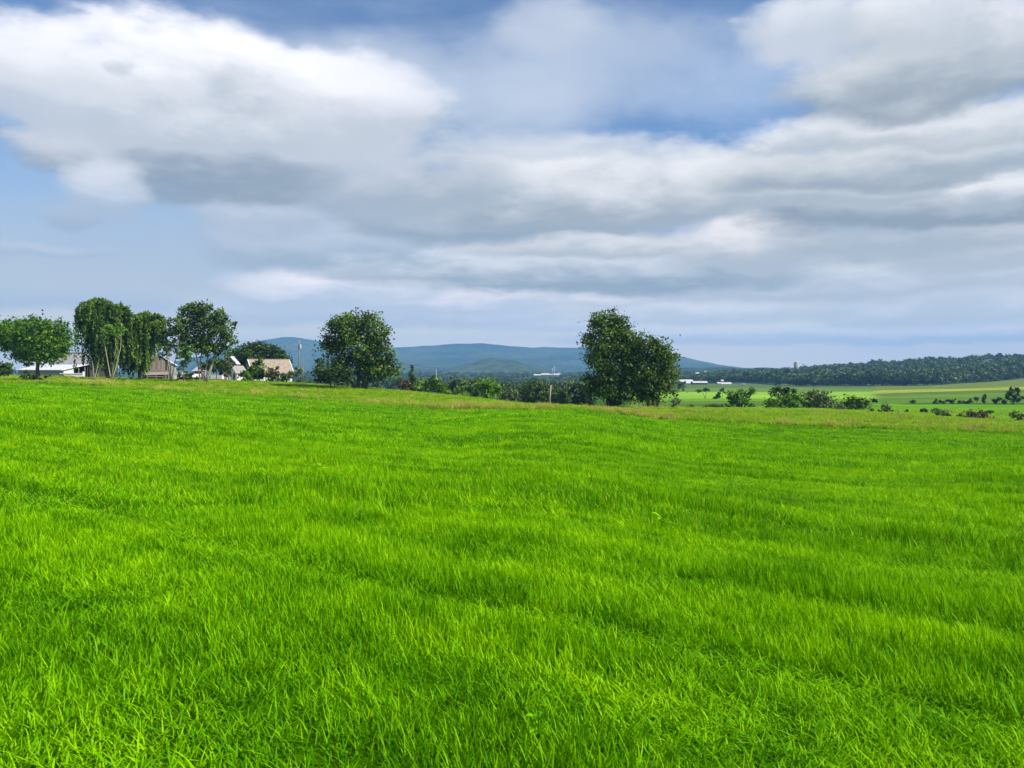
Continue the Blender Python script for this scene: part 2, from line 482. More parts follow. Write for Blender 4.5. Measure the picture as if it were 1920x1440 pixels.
class MB:
    def __init__(self):
        self.v = []
        self.f = []

    def box(self, x0, x1, y0, y1, z0, z1):
        k = len(self.v)
        self.v += [(x0, y0, z0), (x1, y0, z0), (x1, y1, z0), (x0, y1, z0), (x0, y0, z1), (x1, y0, z1), (x1, y1, z1), (x0, y1, z1)]
        self.f += [tuple(k + i for i in q) for q in ((0, 3, 2, 1), (4, 5, 6, 7), (0, 1, 5, 4), (1, 2, 6, 5), (2, 3, 7, 6), (3, 0, 4, 7))]
        return self

    def hexa(self, p):                       # eight corner points, bottom ring then top ring
        k = len(self.v)
        self.v += [tuple(q) for q in p]
        self.f += [tuple(k + i for i in q) for q in ((0, 3, 2, 1), (4, 5, 6, 7), (0, 1, 5, 4), (1, 2, 6, 5), (2, 3, 7, 6), (3, 0, 4, 7))]
        return self

    def slab(self, quad, th):                # a roof plane: quad of points, thickened downwards
        lo = [(p[0], p[1], p[2] - th) for p in quad]
        return self.hexa(lo + list(quad))

    def prism(self, prof, y0, y1):           # profile (x, z) run along y
        k = len(self.v)
        n = len(prof)
        self.v += [(x, y0, z) for x, z in prof] + [(x, y1, z) for x, z in prof]
        self.f.append(tuple(k + i for i in range(n)))
        self.f.append(tuple(k + n + i for i in reversed(range(n))))
        for i in range(n):
            j = (i + 1) % n
            self.f.append((k + i, k + n + i, k + n + j, k + j))
        return self

    def tube(self, pts, rad, sides=6, cap=True):
        pts = [Vector(p) for p in pts]
        k = len(self.v)
        n = len(pts)
        for i, p in enumerate(pts):
            d = (pts[min(i + 1, n - 1)] - pts[max(i - 1, 0)])
            if d.length < 1e-6:
                d = Vector((0, 0, 1))
            d.normalize()
            a = d.orthogonal().normalized() if abs(d.z) < 0.95 else Vector((1, 0, 0)).cross(d).normalized()
            c = d.cross(a)
            for s in range(sides):
                t = 2 * math.pi * s / sides
                q = p + (a * math.cos(t) + c * math.sin(t)) * rad[i]
                self.v.append(tuple(q))
        for i in range(n - 1):
            for s in range(sides):
                s2 = (s + 1) % sides
                self.f.append((k + i * sides + s, k + i * sides + s2, k + (i + 1) * sides + s2, k + (i + 1) * sides + s))
        if cap:
            self.f.append(tuple(k + s for s in reversed(range(sides))))
            self.f.append(tuple(k + (n - 1) * sides + s for s in range(sides)))
        return self

    def build(self, name, mat, parent=None, smooth=False, loc=None):
        me = bpy.data.meshes.new(name)
        me.from_pydata(self.v, [], self.f)
        if smooth:
            me.polygons.foreach_set('use_smooth', np.ones(len(me.polygons), bool))
        me.materials.append(mat)
        me.update()
        return link(name, me, parent, loc)


# ------------------------------------------------------------------ terrain
_tab = np.random.default_rng(5).random((256, 256))


def vnoise(x, y):
    x = np.asarray(x, float); y = np.asarray(y, float)
    xi = np.floor(x).astype(int); yi = np.floor(y).astype(int)
    u = x - xi; v = y - yi
    u = u * u * (3 - 2 * u); v = v * v * (3 - 2 * v)
    a = _tab[xi & 255, yi & 255]; b_ = _tab[(xi + 1) & 255, yi & 255]
    c = _tab[xi & 255, (yi + 1) & 255]; d = _tab[(xi + 1) & 255, (yi + 1) & 255]
    return (a * (1 - u) + b_ * u) * (1 - v) + (c * (1 - u) + d * u) * v


def fbm(x, y, o=4):
    s = 0; amp = 0.5; t = 0
    for i in range(o):
        s = s + amp * vnoise(x * 2 ** i + 17.3 * i, y * 2 ** i + 9.1 * i)
        t += amp
        amp *= 0.5
    return s / t


# survey of the place: for each bearing (photo column) the distance and photo row of the field's edge and of the crest behind it
PX = np.array([-150, 0, 150, 320, 480, 600, 720, 820, 960, 1090, 1280, 1500, 1700, 1920, 2100], float)
EDGE_PY = np.array([715, 717, 722, 735, 742, 750, 761, 769, 768, 771, 790, 800, 806, 813, 818], float)
EDGE_D = np.array([142, 140, 136, 128, 122, 118, 112, 106, 104, 103, 100, 97, 95, 92, 90], float)
CR_PY = np.array([709, 710, 712, 715, 718, 724, 732, 741, 756, 764, 770, 776, 784, 798, 806], float)
CR_D = np.array([172, 172, 172, 172, 170, 160, 155, 150, 145, 138, 130, 125, 120, 112, 108], float)


def zz(py, D):
    return CAMZ - (np.asarray(py, float) - HZ) / F * np.asarray(D, float)


D3 = np.array([300, 300, 300, 290, 270, 250, 235, 225, 220, 220, 220, 220, 220, 220, 220], float)
Z3 = np.array([zz(708, 300), zz(708, 300), zz(708, 300), zz(709, 290), zz(711, 270), -6, -9, -11, -12, -11.5, zz(765, 220), zz(762, 220), zz(766, 220), zz(770, 220), zz(774, 220)])
Z4 = np.array([-11, -11, -11, -12, -13, -14, -15, -16, -17, -16, zz(745, 450), zz(744, 450), zz(743, 450), zz(741, 450), zz(740, 450)])
Z5 = np.array([-24] * 10 + [zz(722, 900), zz(724, 900), zz(722, 900), zz(713, 900), zz(706, 900)], float)
Z6 = np.array([-27] * 10 + [-22, -14, 1, 10, 14], float)
Z7 = np.array([-27] * 10 + [-24, -14, 4, 14, 18], float)
Z8 = np.full(15, -24.0)
KD = np.stack([np.zeros(15), EDGE_D, CR_D, D3, np.full(15, 450.), np.full(15, 900.), np.full(15, 1500.), np.full(15, 2500.), np.full(15, 5000.), np.full(15, 12000.)])
KZ = np.stack([np.zeros(15), zz(EDGE_PY, EDGE_D), zz(CR_PY, CR_D), Z3, Z4, Z5, Z6, Z7, Z8, Z8])
_A = (PX - 960) / F
_AG = np.linspace(_A[0], _A[-1], 401)


def _sm(v):
    w = np.interp(_AG, _A, v)
    k = np.hanning(23); k /= k.sum()
    p = np.pad(w, 11, mode='edge')
    return np.convolve(p, k, 'valid')


GD = np.stack([_sm(r) for r in KD])
GZ = np.stack([_sm(r) for r in KZ])


def _cols(x, y):
    a = np.clip(x / np.sqrt(np.maximum(y, 0) ** 2 + 9.0), _A[0], _A[-1])
    t = (a - _AG[0]) / (_AG[-1] - _AG[0]) * 400
    i = np.clip(t.astype(int), 0, 399)
    return i, t - i


def edge_d(x, y):
    i, u = _cols(np.asarray(x, float), np.asarray(y, float))
    return GD[1][i] * (1 - u) + GD[1][i + 1] * u, GD[2][i] * (1 - u) + GD[2][i + 1] * u


def terrain(x, y):
    x = np.atleast_1d(np.asarray(x, float)); y = np.atleast_1d(np.asarray(y, float))
    x, y = np.broadcast_arrays(x, y)
    sh = x.shape
    x = x.ravel(); y = y.ravel()
    i, u = _cols(x, y)
    D = GD[:, i] * (1 - u) + GD[:, i + 1] * u
    Z = GZ[:, i] * (1 - u) + GZ[:, i + 1] * u
    n = D.shape[0]
    h = np.diff(D, axis=0)
    s = np.diff(Z, axis=0) / h
    m = np.zeros_like(Z)
    w1 = 2 * h[1:] + h[:-1]; w2 = h[1:] + 2 * h[:-1]
    with np.errstate(divide='ignore', invalid='ignore'):
        hm = (w1 + w2) / (w1 / s[:-1] + w2 / s[1:])
    m[1:-1] = np.where(s[:-1] * s[1:] > 0, hm, 0)
    m[0] = s[0]; m[-1] = s[-1]
    Y = np.clip(y, 0, 11999)
    k = np.clip((Y[None] >= D).sum(0) - 1, 0, n - 2)
    c = np.arange(len(x))
    hh = h[k, c]; t = (Y - D[k, c]) / hh
    z = (2 * t**3 - 3 * t**2 + 1) * Z[k, c] + (t**3 - 2 * t**2 + t) * hh * m[k, c] + (-2 * t**3 + 3 * t**2) * Z[k + 1, c] + (t**3 - t**2) * hh * m[k + 1, c]
    r = np.hypot(x, y)
    z = z + (fbm(x / 9.0 + 40, y / 9.0 + 11, 3) - 0.5) * 0.35 * np.clip(r / 12, 0, 1) * np.clip(1.6 - r / 200, 0.2, 1)
    z = z + 11.5 * np.exp(-((x - 78) / 75) ** 2 - ((y - 1800) / 140) ** 2)      # knoll of the distant white farm
    return z.reshape(sh)


def tz(x, y):
    return float(terrain(x, y)[0])


def wx(px, D):
    return (px - 960) / F * D


def wz(py, D):
    return CAMZ - (py - HZ) / F * D


def depth_at(px, py, d0=118, d1=2500):
    Ds = np.concatenate([np.arange(d0, 400, 1.0), np.arange(400, d1, 5.0)])
    z = terrain(wx(px, Ds), Ds)
    p = HZ + (CAMZ - z) * F / Ds
    ok = np.nonzero(p <= py)[0]
    return float(Ds[ok[0]]) if len(ok) else float(d1)


def axis(segs):
    out = []
    for a, b_, s in segs:
        out += list(np.arange(a, b_, s))
    return np.array(out + [segs[-1][1]])


def build_ground():
    ypos = axis([(-2400, -400, 200), (-400, -40, 40), (-40, 0, 4), (0, 20, 1), (20, 90, 2), (90, 240, 2.2), (240, 1000, 6), (1000, 2600, 30), (2600, 7300, 100)])
    xh = axis([(0, 20, 1.2), (20, 140, 3), (140, 640, 8), (640, 1800, 30), (1800, 8800, 250)])
    xs = np.concatenate([-xh[:0:-1], xh])
    X, Y = np.meshgrid(xs, ypos)
    Z = terrain(X, Y)
    nx, ny = len(xs), len(ypos)
    V = np.stack([X, Y, Z], -1).reshape(-1, 3)
    idx = np.arange(nx * ny).reshape(ny, nx)
    Q = np.stack([idx[:-1, :-1], idx[:-1, 1:], idx[1:, 1:], idx[1:, :-1]], -1).reshape(-1, 4)
    m, b = new_mat('farmland')
    ca = b.new('ShaderNodeAttribute', attribute_name='crop').outputs['Color']
    pos = b.new('ShaderNodeNewGeometry').outputs['Position']
    mp = b.new('ShaderNodeMapping')
    mp.inputs['Scale'].default_value = (0.35, 1, 1)
    mp.inputs['Rotation'].default_value = (0, 0, 0.2)
    b.l.new(pos, mp.inputs[0])
    f = b.math('ADD', b.math('MULTIPLY', b.noise(mp.outputs[0], 0.06, 5), 0.6), b.math('MULTIPLY', b.noise(mp.outputs[0], 0.9, 4), 0.4))
    c = b.mix(b.smooth(f, 0.32, 0.68, 0.0, 1.0), b.mix(1.0, ca, (0.68, 0.72, 0.75), 'MULTIPLY'), b.mix(1.0, ca, (1.28, 1.22, 1.1), 'MULTIPLY'))
    p = b.new('ShaderNodeBsdfPrincipled')
    b.l.new(c, p.inputs['Base Color'])
    p.inputs['Roughness'].default_value = 0.95
    p.inputs['Specular IOR Level'].default_value = 0.0
    finish(b, p.outputs[0])
    me = fast_mesh('ground', V, Q, m, smooth=True)
    # the map of what grows where
    x, y, z = V.T
    ed, cr = edge_d(x, y)
    yy = np.maximum(y, 1)
    px = 960 + F * x / yy
    row = HZ + (CAMZ - z) * F / yy
    colr = np.tile(np.array([0.045, 0.105, 0.012]), (len(x), 1))          # valley pasture
    def put(mask, c):
        colr[mask] = c
    n = fbm(x / 60, y / 60, 3)
    far = (y > cr + 4)
    right = far & (px > 1180)
    put(right & (y < 330), (0.095, 0.235, 0.014))
    rb = row + (n - 0.5) * 3
    lft = right & (px < 1640) & (y > 200)
    put(lft & (rb < 775), (0.085, 0.165, 0.025))
    put(lft & (rb < 766) & (rb > 757), (0.075, 0.135, 0.025))
    put(lft & (rb < 752), (0.12, 0.25, 0.022))
    put(lft & (rb < 747), (0.20, 0.37, 0.035))
    put(lft & (rb < 735), (0.11, 0.19, 0.035))
    put(lft & (rb < 728), (0.085, 0.14, 0.04))
    rr = right & (px >= 1640) & (y > 250)
    tilt = (px - 1640) / 280 * 7
    put(rr & (rb < 757), (0.085, 0.17, 0.022))
    put(rr & (rb + tilt < 748), (0.11, 0.19, 0.028))
    put(rr & (rb + tilt < 743), (0.085, 0.15, 0.024))
    put(rr & (rb + tilt < 738), (0.25, 0.30, 0.035))
    put(rr & (rb + tilt < 732), (0.12, 0.17, 0.035))
    put(right & (px > 1630) & (y < 300) & (np.abs(row - 774.2 + (n - 0.5) * 2) < 0.9), (0.055, 0.11, 0.02))      # ditch
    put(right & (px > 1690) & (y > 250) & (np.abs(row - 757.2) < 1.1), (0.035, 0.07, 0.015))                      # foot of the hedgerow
    put(y > 1000, (0.04, 0.075, 0.02))
    rough = (y > ed - 0.5) & (y <= cr + 4)
    put(rough, (0.13, 0.25, 0.010))
    put(y <= ed - 0.5, (0.050, 0.15, 0.001))
    a = me.attributes.new('crop', 'FLOAT_COLOR', 'POINT')
    a.data.foreach_set('color', np.concatenate([colr, np.ones((len(x), 1))], 1).astype(np.float32).ravel())
    o = link('ground', me)
    tag(o, 'gently sloping green farmland running down into the valley', 'ground', kind='structure')


build_ground()


def build_mountains():
    pr = np.array([(-500, 694), (0, 692), (250, 690), (330, 682), (400, 665), (435, 654), (493, 637), (545, 631), (600, 639), (660, 650), (740, 652), (800, 648), (850, 645), (905, 643),
                   (950, 648), (1000, 651), (1090, 652), (1180, 654), (1230, 660), (1280, 669), (1330, 681), (1390, 690), (1500, 693), (2400, 694)], float)
    A = np.linspace((-500 - 960) / F, (2400 - 960) / F, 520)
    top = np.interp(960 + A * F, pr[:, 0], pr[:, 1])
    k = np.hanning(9); k /= k.sum()
    top = np.convolve(np.pad(top, 4, mode='edge'), k, 'valid')
    T = np.linspace(0, 1, 64)
    Dn, Df, Dr = 4300.0, 7250.0, 6500.0
    AA, TT = np.meshgrid(A, T)
    Y = Dn + (Df - Dn) * TT
    X = AA * Dr * (0.55 + 0.45 * Y / Dr)
    ridge = wz(np.tile(top, (64, 1)), Dr) + 30
    tr = (Dr - Dn) / (Df - Dn)
    s = np.where(TT < tr, TT / tr, 1 - (TT - tr) / (1 - tr))
    s = np.clip(s, 0, 1)
    bump = fbm(X / 620 + 3, Y / 620, 5)
    shape = s ** 1.25 * (1 + (bump - 0.5) * 1.1 * (1 - s) * 2.0)
    Z = -30 + ridge * shape + (fbm(X / 90, Y / 90, 3) - 0.5) * 14 * s
    V = np.stack([X, Y, Z], -1).reshape(-1, 3)
    idx = np.arange(520 * 64).reshape(64, 520)
    Q = np.stack([idx[:-1, :-1], idx[:-1, 1:], idx[1:, 1:], idx[1:, :-1]], -1).reshape(-1, 4)
    m, b = new_mat('forested slopes')
    pos = b.new('ShaderNodeNewGeometry').outputs['Position']
    f = b.math('ADD', b.math('MULTIPLY', b.noise(pos, 0.0022, 4), 0.5), b.math('MULTIPLY', b.noise(pos, 0.03, 4), 0.5))
    p = b.new('ShaderNodeBsdfPrincipled')
    b.put(p.inputs['Base Color'], b.mix(b.smooth(f, 0.35, 0.65), (0.012, 0.030, 0.012), (0.075, 0.105, 0.035)))
    p.inputs['Roughness'].default_value = 1.0
    p.inputs['Specular IOR Level'].default_value = 0.0
    finish(b, p.outputs[0])
    o = link('mountain_ridge', fast_mesh('mountain_ridge', V, Q, m, smooth=True))
    tag(o, 'long low blue forested mountain ridge on the horizon', 'mountain', kind='structure')
    # a lower wooded spur in front of the ridge
    def spur(pts, D, depth, seed, label):
        pts = np.array(pts, float)
        A = np.linspace((pts[0, 0] - 960) / F, (pts[-1, 0] - 960) / F, 140)
        top = np.interp(960 + A * F, pts[:, 0], pts[:, 1])
        k = np.hanning(13); k /= k.sum()
        top = np.convolve(np.pad(top, 6, mode='edge'), k, 'valid')
        T = np.linspace(-1, 1, 30)
        AA, TT = np.meshgrid(A, T)
        Y = D + TT * depth
        X = AA * D
        Z = -20 + (wz(np.tile(top, (30, 1)), D) + 20) * np.cos(TT * math.pi / 2) ** 0.8 + (fbm(X / 70 + seed, Y / 70, 3) - 0.5) * 9
        V = np.stack([X, Y, Z], -1).reshape(-1, 3)
        idx = np.arange(140 * 30).reshape(30, 140)
        Q = np.stack([idx[:-1, :-1], idx[:-1, 1:], idx[1:, 1:], idx[1:, :-1]], -1).reshape(-1, 4)
        o = link('hill', fast_mesh('hill', V, Q, m, smooth=True))
        tag(o, label, 'hill', kind='structure')
    spur([(600, 703), (680, 692), (760, 682), (830, 690), (880, 703)], 3900, 500, 1.0, 'low pale green wooded spur below the ridge, left of centre')
    spur([(820, 703), (870, 684), (915, 671), (960, 676), (1010, 690), (1080, 703)], 3400, 420, 6.0, 'rounded dark wooded hill in front of the middle of the ridge')
    spur([(1080, 703), (1200, 697), (1290, 690), (1400, 689), (1560, 696), (1640, 703)], 2900, 300, 9.0, 'flat wooded rise before the right end of the ridge')


build_mountains()

# ------------------------------------------------------------------ haze in the valley air
def build_haze():
    o = MB().box(-9200, 9200, -2600, 7380, -60, 276).build('haze', bpy.data.materials.new('air'))
    m = o.data.materials[0]
    m.use_nodes = True
    b = NT(m.node_tree)
    for n in list(b.n):
        b.n.remove(n)
    v = b.new('ShaderNodeVolumePrincipled')
    v.inputs['Color'].default_value = (0.23, 0.53, 1.0, 1)
    v.inputs['Density'].default_value = 0.000128
    v.inputs['Anisotropy'].default_value = 0.0
    out = b.new('ShaderNodeOutputMaterial')
    b.l.new(v.outputs[0], out.inputs['Volume'])
    tag(o, 'thin blue summer haze filling the valley air', 'haze', kind='stuff')


build_haze()

# ------------------------------------------------------------------ grass: tufts spread with geometry nodes
def tuft(name, seed, n, rad, hmin, hmax, width, lean, mat, heads=0.0):
    r = np.random.default_rng(seed)
    ts = np.array([0.0, 0.4, 0.75, 1.0])
    ws = np.array([0.9, 1.0, 0.7, 0.0])
    V, Qs, Ts, rv = [], [], [], []
    for i in range(n):
        a = r.random() * 6.283; q = rad * math.sqrt(r.random())
        bx, by = q * math.cos(a), q * math.sin(a)
        yaw = r.random() * 6.283
        h = hmin + (hmax - hmin) * r.random()
        ln = lean * (0.25 + r.random()) * h
        dx, dy = math.cos(yaw), math.sin(yaw)
        tw = yaw + 1.57 + (r.random() - 0.5) * 1.2
        wxv, wyv = math.cos(tw) * width * (0.6 + 0.8 * r.random()) / 2, math.sin(tw) * width * (0.5 + 1.0 * r.random() ** 2) / 2
        k = len(V)
        rr = r.random()
        droop = 0.10 + 0.25 * r.random()
        for j, t in enumerate(ts):
            cx = bx + dx * ln * t ** 1.8
            cyy = by + dy * ln * t ** 1.8
            z = h * (t - droop * lean * t ** 3)
            if j < 3:
                V.append((cx - wxv * ws[j], cyy - wyv * ws[j], z)); V.append((cx + wxv * ws[j], cyy + wyv * ws[j], z)); rv += [rr, rr]
            else:
                V.append((cx, cyy, z)); rv.append(rr)
        Qs += [(k, k + 1, k + 3, k + 2), (k + 2, k + 3, k + 5, k + 4)]
        Ts.append((k + 4, k + 5, k + 6))
        if r.random() < heads:                # a seed head: a slim spindle at the tip
            tx, ty, tzv = V[-1]
            k2 = len(V)
            hw = width * 0.9; hl = h * 0.22
            for (ox, oy) in ((hw, 0), (0, hw), (-hw, 0), (0, -hw)):
                V.append((tx + ox, ty + oy, tzv)); rv.append(1.0)
            V.append((tx, ty, tzv + hl)); V.append((tx, ty, tzv - hl)); rv += [1.0, 1.0]
            for s in range(4):
                Ts += [(k2 + s, k2 + (s + 1) % 4, k2 + 4), (k2 + (s + 1) % 4, k2 + s, k2 + 5)]
    me = fast_mesh(name, V, [np.array(Qs), np.array(Ts)], mat, rv)
    return bpy.data.objects.new(name, me)


def scatter(name, pts, yaw, scale, idx, sources, label, cat, tilt=0.0):
    coll = bpy.data.collections.new(name + '_kinds')
    for i, s in enumerate(sources):
        s.name = '%s_kind_%02d' % (name, i)
        coll.objects.link(s)
    n = len(pts)
    me = bpy.data.meshes.new(name)
    me.vertices.add(n)
    me.vertices.foreach_set('co', np.asarray(pts, np.float32).ravel())
    rot = np.zeros((n, 3), np.float32)
    rot[:, 2] = yaw
    if tilt:
        rot[:, :2] = RNG.normal(0, tilt, (n, 2))
    a = me.attributes.new('rot', 'FLOAT_VECTOR', 'POINT'); a.data.foreach_set('vector', rot.ravel())
    sc = np.asarray(scale, np.float32)
    if sc.ndim == 1:
        sc = np.repeat(sc[:, None], 3, 1)
    a = me.attributes.new('scl', 'FLOAT_VECTOR', 'POINT'); a.data.foreach_set('vector', np.ascontiguousarray(sc).ravel())
    a = me.attributes.new('kindidx', 'INT', 'POINT'); a.data.foreach_set('value', np.asarray(idx, np.int32))
    me.update()
    o = link(name, me)
    g = bpy.data.node_groups.new(name + '_spread', 'GeometryNodeTree')
    g.interface.new_socket('Geometry', in_out='INPUT', socket_type='NodeSocketGeometry')
    g.interface.new_socket('Geometry', in_out='OUTPUT', socket_type='NodeSocketGeometry')
    nd, lk = g.nodes, g.links
    gi = nd.new('NodeGroupInput'); go = nd.new('NodeGroupOutput')
    ip = nd.new('GeometryNodeInstanceOnPoints')
    ci = nd.new('GeometryNodeCollectionInfo')
    ci.inputs['Collection'].default_value = coll
    ci.inputs['Separate Children'].default_value = True
    ci.inputs['Reset Children'].default_value = True
    ip.inputs['Pick Instance'].default_value = True
    def na(nm, t):
        q = nd.new('GeometryNodeInputNamedAttribute')
        q.data_type = t
        q.inputs['Name'].default_value = nm
        return [s for s in q.outputs if s.enabled][0]
    lk.new(gi.outputs[0], ip.inputs['Points'])
    lk.new(ci.outputs[0], ip.inputs['Instance'])
    lk.new(na('kindidx', 'INT'), ip.inputs['Instance Index'])
    er = nd.new('FunctionNodeEulerToRotation')
    lk.new(na('rot', 'FLOAT_VECTOR'), er.inputs[0])
    lk.new(er.outputs[0], ip.inputs['Rotation'])
    lk.new(na('scl', 'FLOAT_VECTOR'), ip.inputs['Scale'])
    lk.new(ip.outputs[0], go.inputs[0])
    md = o.modifiers.new('spread', 'NODES')
    md.node_group = g
    tag(o, label, cat, kind='stuff')
    return o


ROWN = np.array([0.60, 0.80])              # across the drill rows
TRACKS = ((1.95, 0.18, 0.6), (4.77, 0.17, 0.95), (6.75, 0.15, 0.45), (8.75, 0.22, 0.7), (11.4, 0.22, 0.7), (14.2, 0.22, 0.75), (17.5, 0.26, 0.7), (21.0, 0.28, 0.75), (25.2, 0.32, 0.75), (30, 0.36, 0.75), (36, 0.45, 0.75), (43, 0.5, 0.75), (52, 0.7, 0.75), (63, 0.9, 0.75))


def growth(x, y):
    off = x * ROWN[0] + y * ROWN[1]
    along = -x * ROWN[1] + y * ROWN[0]
    off = off + (fbm(along / 5.0 + 3, off / 9.0, 2) - 0.5) * 0.7
    h = 0.82 + 1.1 * (fbm(x / 1.4 + 60, y / 1.4 + 20, 3) - 0.45)
    st = fbm(off / 0.7, along / 6.0, 3)                 # drawn-out streaks along the rows
    h = h * (1 + 1.0 * (st - 0.5))
    big = fbm(off / 4.0 + 9, along / 22.0, 3)
    h = h * (1 + 0.9 * (big - 0.5))
    for o_, w, k in TRACKS:
        patch = np.clip((fbm(along / 2.5 + o_ * 3, off * 0 + o_, 2) - (0.15 if k > 0.9 else 0.32)) * 4, 0, 1)
        h = h * (1 - k * patch * np.exp(-((off - o_) / w) ** 2)) * (1 + 0.22 * patch * np.exp(-((off - o_ - w * 2.2) / w) ** 2))
    return np.clip(h, 0.31, 1.8)


def build_field_grass():
    kinds, P, Yw, S, I = [], [], [], [], []
    lods = [  # distance from, to, tufts per square metre, blades, radius, height range, width, lean
        (1.6, 11.0, 260, 15, 0.080, 0.05, 0.19, 0.0062, 0.50),
        (10.0, 28.0, 62, 15, 0.15, 0.09, 0.23, 0.010, 0.5),
        (26.0, 62.0, 11, 18, 0.30, 0.12, 0.27, 0.021, 0.6),
        (58.0, 146.0, 3.6, 18, 0.52, 0.13, 0.28, 0.042, 0.55),
    ]
    for li, (d0, d1, dens, nb, rad, h0, h1, w, ln) in enumerate(lods):
        base = len(kinds)
        for v in range(6):
            kinds.append(tuft('t', 100 * li + v, nb, rad, h0, h1, w, ln, M['grass']))
        amax = 0.72
        mg = 2.5
        area = 2 * (amax * d1 + mg) * d1
        n = int(area * dens)
        r = np.random.default_rng(50 + li)
        x = (r.random(n) * 2 - 1) * (amax * d1 + mg)
        y = r.random(n) * d1
        d = np.hypot(x, y)
        jit = r.random(n) * 2.0 if li else 0
        ed, _ = edge_d(x, y)
        ok = (np.abs(x) < amax * y + mg) & (d > d0 + jit) & (d < d1) & (y > 1.2) & (y < ed - 0.2 + (vnoise(x / 1.5, y / 1.5) - 0.5) * 1.2)
        x, y = x[ok], y[ok]
        m = len(x)
        h = growth(x, y)
        z = terrain(x, y)
        P.append(np.stack([x, y, z - 0.01], 1))
        Yw.append(r.random(m) * 6.283)
        s = 0.85 + 0.3 * r.random(m)
        wd = s * np.clip(h, 0.4, 1.0) ** -0.35
        S.append(np.stack([wd, wd, s * h], 1))
        I.append(base + r.integers(0, 6, m))
    scatter('grass', np.concatenate(P), np.concatenate(Yw), np.concatenate(S), np.concatenate(I), kinds,
            'vivid green hay meadow grass filling the foreground field', 'grass', tilt=0.10)
    print('field tufts', sum(len(p) for p in P))


build_field_grass()


def build_rough_grass():
    kinds = []
    for v in range(5):
        kinds.append(tuft('t', 900 + v, 26, 0.55, 0.25, 0.75, 0.05, 0.5, M['rough_green']))
    for v in range(5):
        kinds.append(tuft('t', 930 + v, 26, 0.45, 0.35, 0.95, 0.035, 0.45, M['rough_tan'], heads=0.6))
    for v in range(3):
        kinds.append(tuft('t', 960 + v, 30, 0.5, 0.15, 0.55, 0.07, 0.8, M['rough_green']))
    for v in range(3):
        kinds.append(tuft('t', 980 + v, 26, 0.40, 0.12, 0.42, 0.10, 0.9, M['shade_weed']))  # low weeds whose dark colour imitates base shadows, thickest along the front
    r = np.random.default_rng(77)
    n = 190000
    y = 85 + r.random(n) * 165
    x = (r.random(n) * 2 - 1) * 0.72 * y
    ed, cr = edge_d(x, y)
    px = 960 + F * x / y
    lim = np.where(px > 1250, 235, np.where(px < 560, cr + 45, cr + 25))
    into = y - ed
    dens = np.where(y < cr + 8, 1.0, 0.35) * np.where((px > 1250) & (y > 150), 0.5, 1)
    ok = (into > -0.5 + (vnoise(x / 1.5, y / 1.5) - 0.5) * 1.2) & (y < lim) & (r.random(n) < dens * np.where(into < 5, 1, 0.7) * 0.75)
    x, y, into, px, cr = x[ok], y[ok], into[ok], px[ok], cr[ok]
    m = len(x)
    cl = fbm(x / 9 + 5, y / 6 + 5, 3) * 0.6 + fbm(x / 2.2, y / 2.2, 2) * 0.4
    front = np.exp(-np.maximum(into, 0) / 3.0)
    ptan = np.clip((cl - 0.545) * 9, 0, 1) * (0.06 + 0.50 * front)
    ptan = np.where(y > cr + 6, ptan * 0.15, ptan)
    u = r.random(m)
    kind = np.where(u < ptan, 5 + r.integers(0, 5, m), np.where(r.random(m) < 0.4, 10 + r.integers(0, 3, m), r.integers(0, 5, m)))
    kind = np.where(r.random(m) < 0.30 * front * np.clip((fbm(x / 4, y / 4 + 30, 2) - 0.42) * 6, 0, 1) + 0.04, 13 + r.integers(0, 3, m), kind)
    h = (0.55 + 0.7 * fbm(x / 3, y / 3, 3)) * np.where(into < 4, 1.0, 0.75)
    h = np.where(kind < 5, h * 0.85, h)
    h = np.where((px > 1250) & (y > cr + 10), h * 0.45, h)
    h = np.where((px < 135) & (y > 162), h * 1.9, h)          # rank weeds in front of the barn
    s = 0.8 + 0.5 * r.random(m)
    P = np.stack([x, y, terrain(x, y) - 0.03], 1)
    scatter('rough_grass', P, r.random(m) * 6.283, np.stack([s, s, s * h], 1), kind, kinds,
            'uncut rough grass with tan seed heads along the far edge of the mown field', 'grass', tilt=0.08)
    print('rough tufts', m)


build_rough_grass()

# ------------------------------------------------------------------ trees and shrubs
def leaf_mesh(name, C, size, mat, rnd, elong=1.6, updir=0.0, rng=RNG):
    n = len(C)
    a = rng.normal(size=(n, 3)); a[:, 2] *= (1 - updir)
    a /= np.linalg.norm(a, axis=1, keepdims=True) + 1e-9
    q = rng.normal(size=(n, 3))
    b_ = np.cross(a, q); b_ /= np.linalg.norm(b_, axis=1, keepdims=True) + 1e-9
    s = (np.asarray(size) * (0.6 + 0.8 * rng.random(n)))[:, None]
    l = a * s * elong * 0.5; w = b_ * s * 0.5
    V = np.stack([C - l, C + w * 0.9 - l * 0.1, C + l, C - w * 0.9 - l * 0.1], 1).reshape(-1, 3)
    Q = np.arange(4 * n).reshape(n, 4)
    return fast_mesh(name, V, Q, mat, np.repeat(rnd, 4))


